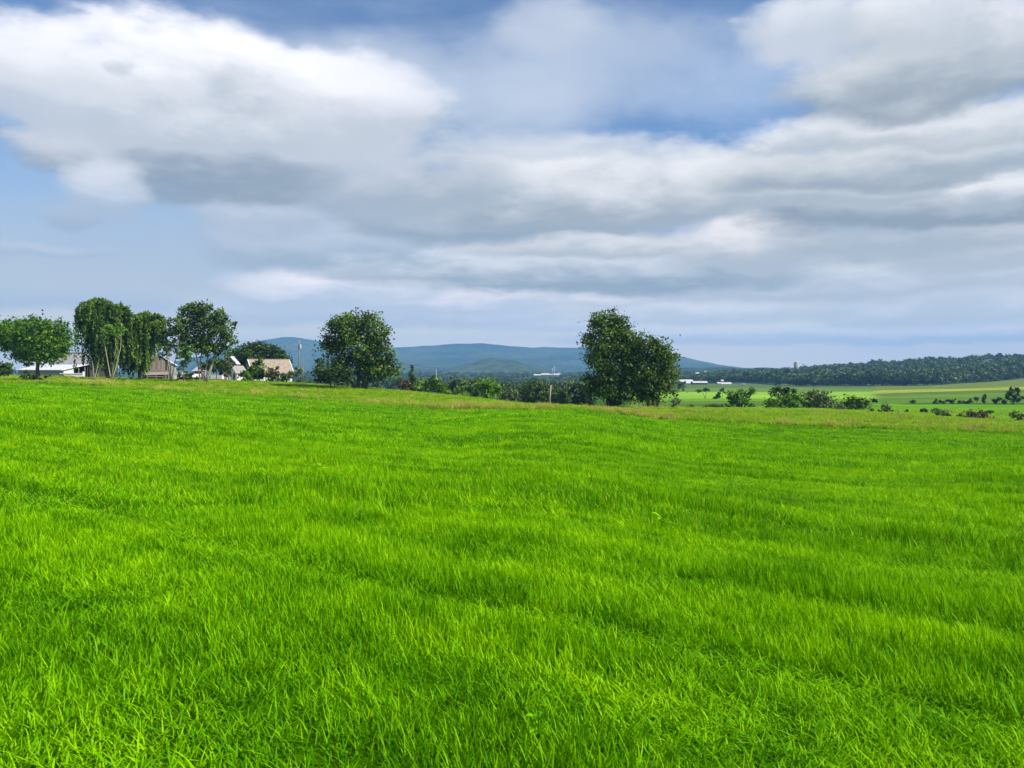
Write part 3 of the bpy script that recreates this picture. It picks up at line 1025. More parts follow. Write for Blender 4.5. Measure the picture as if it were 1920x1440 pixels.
def crown_points(lobes, n, rng, clump, shell=0.45, ragged=0.10):
    """lobes: (center xyz, radii xyz); returns leaf points, clump id tone and clump centres"""
    vol = np.array([l[1][0] * l[1][2] for l in lobes])
    vol = vol / vol.sum()
    C, T, K = [], [], []
    for (c, rad), f in zip(lobes, vol):
        m = max(int(n * f), 30)
        per = 26
        k = max(m // per, 3)
        d = rng.normal(size=(k, 3)); d /= np.linalg.norm(d, axis=1, keepdims=True)
        rr = np.minimum((shell + (1 - shell) * rng.random(k) ** 0.55) * (1 + rng.normal(0, ragged, k)), 1.10)
        cc = c + d * rr[:, None] * rad
        tone = np.clip(0.45 + 0.30 * rng.normal(size=k), 0, 1)
        cs = min(clump, 0.36 * rad[0]) * (0.6 + 0.8 * rng.random(k))
        for j in range(k):
            p = rng.normal(size=(per, 3)) * cs[j] * np.array([1, 1, 0.72])
            C.append(cc[j] + p)
            T.append(np.clip(tone[j] + rng.normal(0, 0.24, per), 0, 1))
        K.append(cc)
    return np.concatenate(C), np.concatenate(T), np.concatenate(K)


def make_tree(name, label, cat, px, D, lobes, leaf, stems=None, bark='bark', k=2.2, group=None, limbs=26, rt=0.3, clump=None, shell=0.4, ragged=0.10, size=None, depthy=0.85, leafy_part='crown'):
    seed = int(px * 7 + D)
    rng = np.random.default_rng(seed)
    x0 = wx(px, D)
    base = Vector((x0, D, tz(x0, D) - 0.05))
    root = empty(name, base)
    tag(root, label, cat, group)
    L, area = [], 0
    for i, (lx, ly, rx, ry) in enumerate(lobes):
        s = D / F
        X, Zc = wx(lx, D) - base.x, wz(ly, D) - base.z
        rx_, rz_ = rx * s, ry * s
        Zc = max(Zc, tz(base.x + X, D) - base.z + 0.5 * rz_)              # keep low lobes out of the ground
        yo = rng.uniform(-0.35, 0.35) * rx_ if len(lobes) > 1 else 0
        L.append((np.array([X, yo, Zc]), np.array([rx_, max(rx_, rz_ * 0.7) * depthy, rz_])))
        area += math.pi * rx_ * rz_
    size = size or max(0.17, D / 804.0 * 1.75)
    n = int(1.35 * k * area / (size * size * 0.45))
    n = min(n, 44000)
    clump = clump or max(0.28, min(0.62, 0.10 * max(l[1][0] for l in L) + 0.15))
    C, T, K = crown_points(L, n, rng, clump, shell, ragged)
    ground = terrain(base.x + C[:, 0], base.y + C[:, 1]) - base.z
    ok = C[:, 2] > ground + 0.08
    C, T = C[ok], T[ok]
    link(leafy_part, leaf_mesh(leafy_part, C, size, M[leaf], T, rng=rng), root)
    # trunk and limbs
    mb = MB()
    if stems is None:
        stems = [(px, sum(l[0] for l in lobes) / len(lobes), sum(l[1] for l in lobes) / len(lobes))]
    spine = []
    for (bx_, tx, ty) in stems:
        b0 = Vector((wx(bx_, D) - base.x, rng.uniform(-0.2, 0.2), -0.1))
        t0 = Vector((wx(tx, D) - base.x, rng.uniform(-0.6, 0.6), wz(ty, D) - base.z))
        r0 = rt * (1.0 if len(stems) == 1 else 0.7)
        pts = []
        wob = Vector((rng.normal(0, 0.025), rng.normal(0, 0.03), 0)) * (t0 - b0).length
        for q in range(8):
            t = q / 7
            p = b0.lerp(t0, t) + wob * math.sin(t * math.pi) + Vector((rng.normal(0, .012), rng.normal(0, .012), 0)) * (t0 - b0).length * 0.5 * math.sin(t * math.pi)
            pts.append(p)
            spine.append((p, r0 * (1 - 0.8 * t) + 0.02))
        mb.tube(pts, [r0 * (1.25 if q == 0 else 1 - 0.8 * q / 7) + 0.015 for q in range(8)], 8)
    if limbs and len(K):
        for j in rng.choice(len(K), min(limbs, len(K)), replace=False):
            e = Vector(K[j])
            cand = [(s_, r_) for s_, r_ in spine if s_.z < e.z - 0.1 * (e - s_).length]
            if not cand:
                continue
            s_, r_ = min(cand, key=lambda c: (c[0] - e).length + max(0, 0.6 * ((e.z - c[0].z) - (e - c[0]).length * 0.9)))
            ln = (e - s_).length
            mid = s_.lerp(e, 0.5) + Vector((0, 0, ln * 0.10)) + Vector(rng.normal(0, 0.05, 3)) * ln
            r1 = min(r_ * 0.6, 0.02 + ln * 0.02)
            mb.tube([s_, s_.lerp(mid, 0.6), mid, mid.lerp(e, 0.6), e], [r1, r1 * 0.85, r1 * 0.65, r1 * 0.45, 0.012], 5, False)
    mb.build('trunk', M[bark], root, smooth=True)
    return root


def make_willow(label, px, D, lobes, strands, leaf='leaf_willow', seed=1):
    """lobes: photo column, row, half width, half height and the row down to which its wands hang"""
    rng = np.random.default_rng(seed)
    x0 = wx(px, D)
    base = Vector((x0, D, tz(x0, D) - 0.05))
    root = tag(empty('willow_tree', base), label, 'tree', 'weeping willows by the farm')
    s = D / F
    L = []
    for (lx, ly, rx, ry, low) in lobes:
        L.append((np.array([wx(lx, D) - base.x, rng.uniform(-.5, .5) * rx * s, wz(ly, D) - base.z]), np.array([rx * s, max(rx * s, 1.6) * 0.95, ry * s]), wz(low, D) - base.z))
    size = max(0.15, D / 804 * 1.35)
    C, T, K = crown_points([(l[0], l[1] * np.array([.85, .85, .8])) for l in L], 2200, rng, 0.5, 0.2, 0.22)
    PC, PT = [C], [T]
    wgt = np.array([l[1][0] for l in L]); wgt = wgt / wgt.sum()
    for i in range(strands):
        c, rad, low = L[rng.choice(len(L), p=wgt)]
        a = rng.random() * 6.283
        rr = rng.uniform(0.15, 1.08) if rng.random() < 0.85 else rng.uniform(1.0, 1.35)
        gz = tz(base.x + c[0], base.y + c[1]) - base.z
        drop = (c[2] - max(low, gz + 0.15)) * rng.uniform(0.25, 1.05) ** (0.6 if rr < 0.7 else 1.2)
        tone = np.clip(rng.normal(0.42, 0.28), 0, 1)
        k = int((drop + rad[0] * rr + rad[2]) / 0.10) + 6
        t = np.linspace(0.1, 1, k)
        out = np.minimum(t * 2.0, 1.0)
        hz_ = rr * out ** 0.8 * (1 + 0.12 * t)
        sway = rng.normal(0, 0.45, 2)
        lift = rng.uniform(0.45, 1.3)
        q = np.stack([c[0] + math.cos(a) * rad[0] * hz_ + sway[0] * t, c[1] + math.sin(a) * rad[1] * hz_ + sway[1] * t,
                      c[2] + rad[2] * (1.05 - 0.35 * rr) * lift * np.sin(out * 1.9) - drop * np.maximum(0, (t - 0.3) / 0.7) ** 1.25], 1) + rng.normal(0, 0.16, (k, 3))
        PC.append(q); PT.append(np.clip(tone + rng.normal(0, 0.14, k), 0, 1))
    C, T = np.concatenate(PC), np.concatenate(PT)
    link('crown', leaf_mesh('crown', C, size, M[leaf], T, elong=2.2, updir=-0.9, rng=rng), root)
    mb = MB()
    for j in range(4):
        c, rad, _ = L[j % len(L)]
        tip = Vector(c)
        b0 = Vector((rng.normal(0, .25), rng.normal(0, .25), -0.1))
        pts = [b0.lerp(tip, q / 6) + Vector((rng.normal(0, .10), rng.normal(0, .10), 0)) * (q > 0) for q in range(7)]
        mb.tube(pts, [0.34 * (1 - 0.75 * q / 6) for q in range(7)], 8)
        for e in K[rng.choice(len(K), 9, replace=False)]:
            if e[2] > pts[4].z:
                mb.tube([pts[4], pts[4].lerp(Vector(e), .5) + Vector((0, 0, .4)), Vector(e)], [.10, .07, .02], 5, False)
    mb.build('trunk', M['bark'], root, smooth=True)


def make_conifer(name, label, px, D, top, halfw, leaf='leaf_deep', group=None):
    rng = np.random.default_rng(int(px))
    x0 = wx(px, D)
    base = Vector((x0, D, tz(x0, D) - 0.05))
    root = tag(empty(name, base), label, 'tree', group)
    H = wz(top, D) - base.z
    R0 = halfw * D / F
    C, T = [], []
    mb = MB()
    mb.tube([(0, 0, -0.1), (0.05, 0, H * .5), (0, 0, H * 0.99)], [H * .022, H * .014, .01], 7)
    tiers = int(H * 2.2)
    for i in range(tiers):
        t = (i + 0.5) / tiers
        z = H * (0.10 + 0.88 * t)
        rad = R0 * (1 - t) ** 0.85 * rng.uniform(0.75, 1.15) + 0.06
        nb = 7
        for j in range(nb):
            a = rng.random() * 6.283
            ln = rad * rng.uniform(0.7, 1.1)
            k = int(10 + 26 * (1 - t))
            u = rng.random(k)
            p = np.stack([np.cos(a) * ln * u, np.sin(a) * ln * u, z - 0.22 * ln * u + 0.12 * ln * u ** 3], 1) + rng.normal(0, 0.10, (k, 3)) * np.array([1, 1, .6])
            C.append(p); T.append(np.clip(rng.normal(0.45, 0.2, k), 0, 1))
            e = p[np.argmax(u)]
            mb.tube([(0, 0, z), tuple(e)], [.035, .01], 4, False)
    C = np.concatenate(C); T = np.concatenate(T)
    link('crown', leaf_mesh('crown', C, max(0.14, D / 804 * 1.05), M[leaf], T, elong=1.8, updir=0.5, rng=rng), root)
    mb.build('trunk', M['bark'], root, smooth=True)


TREE = 'tree'
# --- left farm trees
make_tree('broad_tree', 'broad round-crowned tree on a single trunk at far left before the white barn', TREE, 73, 152,
          [(62, 622, 52, 27), (28, 628, 26, 24), (104, 630, 26, 30), (70, 645, 44, 24), (114, 652, 17, 20), (16, 645, 15, 14), (88, 664, 30, 18), (50, 662, 22, 14)],
          'leaf_mid', [(73, 70, 640)], k=3.4, ragged=0.06, rt=0.42, limbs=40)
make_willow('tall weeping willow with a domed top, left of the pair', 205, 174, [(193, 578, 32, 14, 700), (168, 592, 15, 18, 655), (222, 584, 20, 13, 690), (183, 596, 24, 18, 690), (207, 606, 26, 22, 716), (158, 614, 7, 16, 652), (196, 640, 22, 24, 716), (238, 592, 10, 9, 640), (180, 566, 12, 6, 600)], 330, seed=3)
make_willow('lower weeping willow beside the weathered barn, right of the pair', 262, 178, [(266, 602, 24, 12, 700), (290, 602, 14, 12, 652), (246, 612, 18, 15, 716), (277, 620, 20, 18, 690), (299, 618, 6, 12, 662), (252, 645, 17, 22, 716), (262, 668, 13, 20, 716), (276, 592, 10, 6, 640)], 320, seed=8)
make_tree('pale_stemmed_tree', 'slim forked pale-trunked tree standing before the tall willow', TREE, 208, 164,
          [(200, 612, 14, 12), (214, 620, 14, 14), (192, 628, 8, 8), (228, 612, 8, 10)], 'leaf_light', [(208, 194, 615), (208, 214, 612), (209, 229, 606)], 'bark_pale', k=0.9, rt=0.15, limbs=16, shell=0.2, group='pale-stemmed trees in front of the farm')
make_tree('pale_stemmed_tree', 'small sparse pale-trunked tree at left foot of the tall willow', TREE, 176, 165,
          [(170, 668, 9, 12), (184, 662, 8, 12)], 'leaf_dark', [(176, 168, 655), (176, 188, 650)], 'bark_pale', k=0.8, rt=0.11, limbs=12, shell=0.2, group='pale-stemmed trees in front of the farm')
make_tree('pale_stemmed_tree', 'loose pale-trunked tree just right of the weathered barn', TREE, 320, 165,
          [(318, 608, 24, 18), (330, 636, 22, 24), (303, 632, 14, 18), (338, 604, 12, 14), (312, 655, 14, 14)], 'leaf_deep', [(320, 306, 610), (320, 326, 612), (321, 340, 615)], 'bark_pale', k=1.2, rt=0.17, limbs=34, shell=0.2, group='pale-stemmed trees in front of the farm')
make_tree('tall_tree', 'tallest open-crowned tree with several pale trunks amid the farm', TREE, 381, 168,
          [(349, 584, 20, 14), (374, 579, 20, 12), (366, 606, 30, 22), (404, 590, 26, 17), (412, 618, 26, 26), (426, 640, 15, 18), (397, 650, 25, 22), (440, 607, 5, 6), (345, 622, 17, 18), (376, 640, 22, 22), (352, 650, 16, 16)],
          'leaf_deep', [(376, 356, 590), (380, 374, 584), (383, 402, 590), (388, 404, 640), (384, 424, 625)], 'bark_pale', k=2.0, rt=0.24, limbs=60, shell=0.25, ragged=0.14)
make_tree('small_tree', 'small leafy tree between the barn and the tall open tree', TREE, 345, 163, [(345, 672, 16, 20), (338, 660, 9, 10), (354, 655, 9, 10)], 'leaf_mid', k=1.6, rt=0.12)
make_tree('shrub', 'dark shrub under the tall open tree by the white trailer', 'shrub', 404, 176, [(404, 688, 20, 14), (420, 680, 14, 14), (388, 684, 12, 12)], 'leaf_dark', k=2.0, rt=0.10)
make_tree('dense_tree', 'wide dense dark round tree behind the house', TREE, 488, 228,
          [(487, 678, 46, 32), (455, 684, 24, 26), (522, 688, 24, 28), (485, 658, 34, 17), (510, 664, 22, 16), (463, 664, 18, 14), (534, 704, 12, 16)], 'leaf_dark', k=3.0, rt=0.5)
make_tree('house_shrub', 'upright dark green bush standing in front of the house roof', 'shrub', 486, 184, [(487, 690, 11, 17), (490, 704, 13, 13), (484, 676, 6, 6)], 'leaf_deep', k=2.5, rt=0.10, leafy_part='foliage')
make_tree('house_shrub', 'rounded green bush by the corner of the white shed', 'shrub', 466, 180, [(466, 702, 12, 12), (458, 708, 9, 8), (474, 694, 7, 8)], 'leaf_mid', k=2.5, rt=0.08, leafy_part='foliage')
make_tree('house_shrub', 'reddish brown bush against the right part of the house', 'shrub', 508, 182, [(508, 700, 10, 13), (513, 694, 8, 8)], 'leaf_brown', k=1.8, rt=0.08, leafy_part='foliage')
make_tree('house_shrub', 'low dark hedge below the right end of the house', 'shrub', 524, 178, [(515, 711, 12, 6), (532, 710, 12, 7)], 'leaf_dark', k=2.5, rt=0.06, leafy_part='foliage')
make_tree('house_shrub', 'tall dark bush hiding the left end of the house front', 'shrub', 476, 181, [(476, 694, 9, 14), (472, 706, 10, 9)], 'leaf_dark', k=2.4, rt=0.08, leafy_part='foliage')
make_tree('house_shrub', 'low leafy bush before the red boarded shed', 'shrub', 356, 176, [(352, 706, 12, 9), (340, 708, 10, 7)], 'leaf_deep', k=1.8, rt=0.06, leafy_part='foliage')
make_tree('house_shrub', 'dark leafy bush hanging over the roof of the white shed', 'shrub', 432, 181, [(428, 690, 10, 13), (420, 698, 9, 10)], 'leaf_dark', k=1.9, rt=0.08, leafy_part='foliage')
make_tree('shrub', 'pale green loose bush at the foot of the utility pole', 'shrub', 558, 180, [(553, 700, 10, 11), (562, 702, 10, 11), (546, 706, 8, 7)], 'leaf_grey', k=1.6, rt=0.06)
make_tree('shrub', 'dark bush at the left picture edge', 'shrub', 6, 170, [(4, 695, 14, 16), (-8, 690, 14, 18)], 'leaf_dark', k=2.5, rt=0.10)
make_tree('small_tree', 'small round tree behind the left edge of the white barn', TREE, 22, 232, [(20, 690, 12, 12)], 'leaf_deep', k=2.5, rt=0.14)
make_tree('small_tree', 'small dark tree above the low white barn roof', TREE, 50, 245, [(48, 678, 9, 9), (56, 676, 7, 8)], 'leaf_dark', k=2.5, rt=0.14)
make_tree('shrub', 'low dark shrub at the trunk foot of the broad left tree', 'shrub', 92, 154, [(92, 712, 12, 6), (66, 713, 9, 5)], 'leaf_deep', k=2, rt=0.05)
make_tree('shrub', 'small green shrub left of the broad tree trunk', 'shrub', 49, 160, [(48, 702, 8, 9)], 'leaf_dark', k=2, rt=0.06)
# --- centre
make_tree('spreading_tree', 'large spreading multi-stemmed tree standing alone left of centre', TREE, 673, 154,
          [(668, 608, 42, 20), (640, 626, 30, 26), (702, 628, 30, 28), (668, 648, 48, 30), (622, 646, 25, 15), (716, 660, 26, 34), (652, 599, 22, 10), (702, 597, 14, 8), (700, 690, 40, 26), (655, 684, 40, 24), (728, 694, 20, 22)],
          'leaf_deep', [(664, 640, 625), (672, 668, 606), (680, 702, 618), (684, 716, 650), (668, 628, 655)], k=2.1, rt=0.48, limbs=80, shell=0.3, ragged=0.09)
make_tree('dark_bush', 'nearly black round bush under left side of the large spreading tree', 'bush', 620, 150, [(618, 692, 26, 22), (640, 702, 24, 18), (604, 706, 14, 12)], 'leaf_dark', k=2.6, rt=0.12)
make_conifer('spruce_tree', 'small pointed spruce right of the large spreading tree', 772, 166, 683, 15)
make_tree('shrub', 'olive brown shrub between the spreading tree and the spruce', 'shrub', 757, 164, [(757, 722, 11, 12), (748, 712, 7, 9)], 'leaf_brown', k=2, rt=0.06)
make_tree('shrub', 'green bushy shrub just right of the spruce', 'shrub', 800, 172, [(800, 722, 16, 16), (812, 718, 12, 12)], 'leaf_mid', k=2.4, rt=0.08)
make_tree('shrub', 'pale-tipped shrub, second right of the spruce', 'shrub', 824, 172, [(824, 726, 14, 14), (832, 732, 10, 10)], 'leaf_light', k=2.2, rt=0.08)
make_tree('shrub', 'small bright green shrub on the crest left of the feathery bush', 'shrub', 866, 168, [(864, 734, 11, 9), (874, 738, 9, 7)], 'leaf_light', k=2.0, rt=0.05)
make_tree('shrub', 'small dark shrub touching the feathery light green bush', 'shrub', 897, 168, [(896, 732, 8, 13)], 'leaf_dark', k=2.0, rt=0.05)
make_tree('bushy_tree', 'feathery light green bush on the crest at centre', 'bush', 916, 164, [(912, 726, 16, 15), (926, 724, 12, 14), (934, 734, 8, 12), (902, 720, 9, 9), (918, 740, 16, 12)], 'leaf_light', k=2.2, rt=0.10, ragged=0.16)
GTL = 'trees in the line below the crest'
for i, (lx, ty, r, dd, lf, lab) in enumerate([
        (848, 707, 15, 262, 'leaf_wood', 'dark tree in the hollow behind the pale-tipped shrub'),
        (868, 710, 15, 270, 'leaf_deep', 'dark tree in the hollow above the small bright shrub'),
        (886, 712, 13, 280, 'leaf_wood', 'dark tree peeping over the left of the feathery bush'),
        (953, 716, 18, 238, 'leaf_grey', 'first tree of the treeline right of the feathery bush'),
        (978, 718, 17, 246, 'leaf_deep', 'second tree of the treeline right of the feathery bush'),
        (1003, 714, 18, 240, 'leaf_deep', 'tree of the treeline just left of the pale leaning pole'),
        (1028, 715, 17, 250, 'leaf_wood', 'brownish tree of the treeline right behind the pale leaning pole'),
        (1047, 722, 13, 236, 'leaf_deep', 'low tree of the treeline right of the pale leaning pole'),
        (1072, 713, 20, 226, 'leaf_grey', 'pale-topped tree beside the big twin-crowned clump'),
        (1094, 722, 16, 224, 'leaf_wood', 'dark tree half hidden by the big twin-crowned clump')]):
    make_tree('valley_tree', lab, TREE, lx, dd, [(lx, ty + 18, r, 19), (lx - r * 0.4, ty + 30, r, 20), (lx + r * 0.5, ty + 27, r * .9, 20), (lx + 2, ty + 44, r * 1.1, 18)], lf, [(lx, lx, ty + 20)], k=2.2, rt=0.2, group=GTL, limbs=12)
make_tree('broad_tall_tree', 'tall left tree of the big dark clump right of centre', TREE, 1150, 140,
          [(1140, 602, 32, 23), (1158, 618, 26, 24), (1135, 640, 42, 28), (1165, 645, 26, 32), (1106, 637, 14, 12), (1150, 682, 46, 38), (1148, 728, 50, 28), (1108, 724, 16, 24), (1118, 604, 10, 12), (1120, 665, 20, 16)],
          'leaf_deep', [(1142, 1132, 620), (1152, 1146, 600), (1160, 1168, 640), (1148, 1116, 650)], k=2.2, rt=0.42, limbs=80, shell=0.3, ragged=0.10)
make_tree('broad_tall_tree', 'shorter rounded right tree of the big dark clump', TREE, 1222, 138,
          [(1212, 654, 30, 24), (1234, 662, 25, 30), (1228, 700, 38, 38), (1254, 692, 18, 34), (1225, 736, 42, 24), (1262, 668, 9, 10), (1190, 645, 18, 24), (1196, 700, 26, 42), (1184, 672, 16, 24)],
          'leaf_deep', [(1216, 1206, 660), (1224, 1228, 655), (1230, 1250, 680)], k=2.3, rt=0.36, limbs=64, shell=0.3, ragged=0.10)
make_tree('shrub', 'grey green shrub at right foot of the big clump', 'shrub', 1266, 136, [(1266, 756, 9, 9)], 'leaf_grey', k=2, rt=0.05)
# --- right hand valley
GV = 'bushes scattered on the valley meadows'
RV = [  # px, base row (None: distance given), D, lobes, leaf, name, label, cat, stems
    (1321, None, 425, [(1314, 731, 6, 4), (1326, 731, 6, 4)], 'leaf_deep', 'forked_tree', 'tiny forked tree alone in the bright field right of the clump', 'tree', [(1322, 1316, 732), (1322, 1326, 732)]),
    (1352, None, 415, [(1355, 734, 5, 7), (1348, 742, 3.5, 7)], 'leaf_dark', 'forked_tree', 'tiny dark two-stemmed tree beside the forked one', 'tree', [(1354, 1355, 734), (1349, 1348, 741)]),
    (1342, None, 412, [(1342, 747, 4, 2)], 'leaf_dark', 'meadow_bush', 'flat dark bush left of the tiny two-stemmed tree', 'bush', None),
    (1298, None, 190, [(1298, 766, 6, 4)], 'leaf_grey', 'meadow_bush', 'tiny shrub right of the clump foot', 'bush', None),
    (1334, None, 185, [(1334, 761, 12, 7)], 'leaf_deep', 'meadow_bush', 'wide low shrub left of the ragged tree', 'bush', None),
    (1352, None, 186, [(1351, 761, 7, 6)], 'leaf_dark', 'meadow_bush', 'small dark shrub touching the wide low one', 'bush', None),
    (1372, None, 182, [(1372, 766, 8, 4)], 'leaf_deep', 'meadow_bush', 'low shrub under the left side of the ragged tree', 'bush', None),
    (1391, None, 176, [(1379, 738, 14, 11), (1400, 734, 11, 8), (1390, 752, 15, 11), (1412, 736, 5, 7), (1373, 750, 7, 8), (1403, 756, 9, 9)], 'leaf_mid', 'ragged_tree', 'ragged leaning small tree above the rough grass', 'tree', [(1386, 1378, 740), (1390, 1396, 738), (1394, 1410, 738)]),
    (1466, None, 185, [(1460, 735, 18, 9), (1482, 737, 18, 10)], 'leaf_dark', 'round_bush', 'flat-topped dark bush rising behind the bright round bush', 'bush', None),
    (1470, None, 160, [(1466, 758, 28, 14), (1486, 754, 22, 15), (1450, 766, 14, 9)], 'leaf_mid', 'round_bush', 'wide bright green round bush, left of the big three', 'bush', None),
    (1534, None, 166, [(1532, 752, 30, 20), (1522, 746, 20, 14), (1545, 758, 20, 15)], 'leaf_grey', 'round_bush', 'grey green round bush, middle of the big three', 'bush', None),
    (1601, None, 160, [(1600, 760, 22, 15), (1614, 757, 12, 11), (1588, 764, 12, 10)], 'leaf_deep', 'round_bush', 'dark green spreading bush, right of the big three', 'bush', None),
    (1573, None, 150, [(1573, 772, 12, 7)], 'leaf_grey', 'meadow_bush', 'low pale shrub before the gap between the right two big bushes', 'bush', None),
    (1638, None, 146, [(1638, 771, 5, 6)], 'leaf_mid', 'meadow_bush', 'thin small shrub left of the leaning bush', 'bush', None),
    (1663, None, 146, [(1660, 766, 8, 8), (1667, 771, 8, 8)], 'leaf_deep', 'meadow_bush', 'small leaning bush beside the fence post', 'bush', None),
    (1651, None, 142, [(1651, 777, 3, 3)], 'leaf_dark', 'meadow_bush', 'very small shrub at left foot of the leaning bush', 'bush', None),
    (1641, 755, 0, [(1641, 751, 4.5, 4)], 'leaf_dark', 'meadow_bush', 'lone round dark bush far above the leaning bush', 'bush', None),
    (1711, 756, 0, [(1711, 754.5, 5, 1.8)], 'leaf_deep', 'meadow_bush', 'flat low bush left of the far hedgerow', 'bush', None),
    (1701, 774, 0, [(1701, 771.5, 3, 2.8)], 'leaf_dark', 'meadow_bush', 'tiny round bush first in the ditch row', 'bush', None),
    (1729, 773.5, 0, [(1729, 770.5, 3.5, 3)], 'leaf_dark', 'meadow_bush', 'small round bush second in the ditch row', 'bush', None),
    (1738, 774, 0, [(1738, 771, 5, 3.2)], 'leaf_dark', 'meadow_bush', 'small flattened bush third in the ditch row', 'bush', None),
    (1760, 774.5, 0, [(1760, 769.5, 8, 5)], 'leaf_dark', 'meadow_bush', 'largest half-round dark bush of the ditch row', 'bush', None),
    (1782, 775, 0, [(1782, 773.3, 8, 1.8)], 'leaf_grey', 'meadow_bush', 'flat pale bush right of the half-round one', 'bush', None),
    (1856, 775, 0, [(1856, 773, 5, 2)], 'leaf_dark', 'meadow_bush', 'low dark bush behind the brownish weed thicket', 'bush', None),
    (1761, None, 135, [(1758, 783, 7, 5), (1767, 786, 6, 4)], 'leaf_deep', 'meadow_bush', 'bushy shrub just behind the tan grass below the half-round bush', 'bush', None),
    (1779, None, 134, [(1779, 786, 4, 3.4)], 'leaf_dark', 'meadow_bush', 'small round shrub right of the bushy one behind tan grass', 'bush', None),
    (1829, None, 132, [(1815, 783, 13, 8), (1835, 781, 14, 9), (1852, 787, 12, 7)], 'leaf_brown', 'weed_thicket', 'brownish weed thicket rising over the rough grass at right', 'bush', None),
    (1906, None, 128, [(1903, 777, 7, 6), (1912, 783, 9, 8)], 'leaf_deep', 'meadow_bush', 'green shrub at the right picture edge', 'bush', None),
    (1759, 757, 0, [(1754, 753, 5, 3.8), (1764, 753, 5, 3.6)], 'leaf_dark', 'hedgerow_bush', 'leftmost rounded bush of the far hedgerow', 'bush', None),
    (1782, 757, 0, [(1782, 753, 10, 4)], 'leaf_dark', 'hedgerow_bush', 'wide rounded bush second in the far hedgerow', 'bush', None),
    (1814, 757, 0, [(1810, 751.5, 8, 5), (1820, 752, 8, 5)], 'leaf_dark', 'hedgerow_bush', 'largest flat-topped bush of the far hedgerow', 'bush', None),
    (1831, 757, 0, [(1831, 750, 4, 5.5)], 'leaf_grey', 'hedgerow_bush', 'greyish upright bush touching the flat-topped hedgerow bush', 'bush', None),
    (1845, 757, 0, [(1845, 750, 4.5, 6), (1847, 745, 2.5, 4)], 'leaf_dark', 'hedgerow_bush', 'pointed bush in the middle of the far hedgerow', 'bush', None),
    (1866, 758, 0, [(1866, 752.5, 4, 3.5)], 'leaf_dark', 'hedgerow_bush', 'small bush left of the forked hedgerow bush', 'bush', None),
    (1873, 758, 0, [(1873, 750, 3, 5)], 'leaf_dark', 'hedgerow_bush', 'narrow upright hedgerow bush near the lone hedgerow tree', 'bush', None),
    (1883, 758, 0, [(1883, 753, 4.5, 3.2)], 'leaf_dark', 'hedgerow_bush', 'low bush at left foot of the lone hedgerow tree', 'bush', None),
    (1901, 758.5, 0, [(1900, 736, 13, 9), (1893, 744, 8, 6), (1909, 744, 9, 7), (1901, 748, 8, 5)], 'leaf_dark', 'hedgerow_tree', 'lone round tree standing in the far hedgerow at right', 'tree', [(1901, 1901, 738)]),
]
for (px, row, D, lobes, leaf, nm, lab, cat, stems) in RV:
    if not D:
        D = depth_at(px, row, 150)
    make_tree(nm, lab, cat, px, D, lobes, leaf, stems, k=2.4, rt=0.10 if cat == 'bush' else 0.2, group=GV if nm == 'meadow_bush' else ('bushes of the far hedgerow' if nm == 'hedgerow_bush' else None),
              limbs=14, ragged=0.09, leafy_part='foliage' if cat == 'bush' else 'crown')


# --- far woods: one mass each
def crown_source(seed, mat):
    rng = np.random.default_rng(seed)
    L = [(np.array([0, 0, 0.62]), np.array([0.42, 0.42, 0.36]))]
    for i in range(4):
        a = rng.random() * 6.28
        L.append((np.array([math.cos(a) * .25, math.sin(a) * .25, rng.uniform(.35, .72)]), np.array([.28, .28, .24])))
    C, T, K = crown_points(L, 520, rng, 0.07, 0.55, 0.08)
    me = leaf_mesh('crown', C, 0.115, mat, T, elong=1.3, rng=rng)
    return bpy.data.objects.new('crown', me)


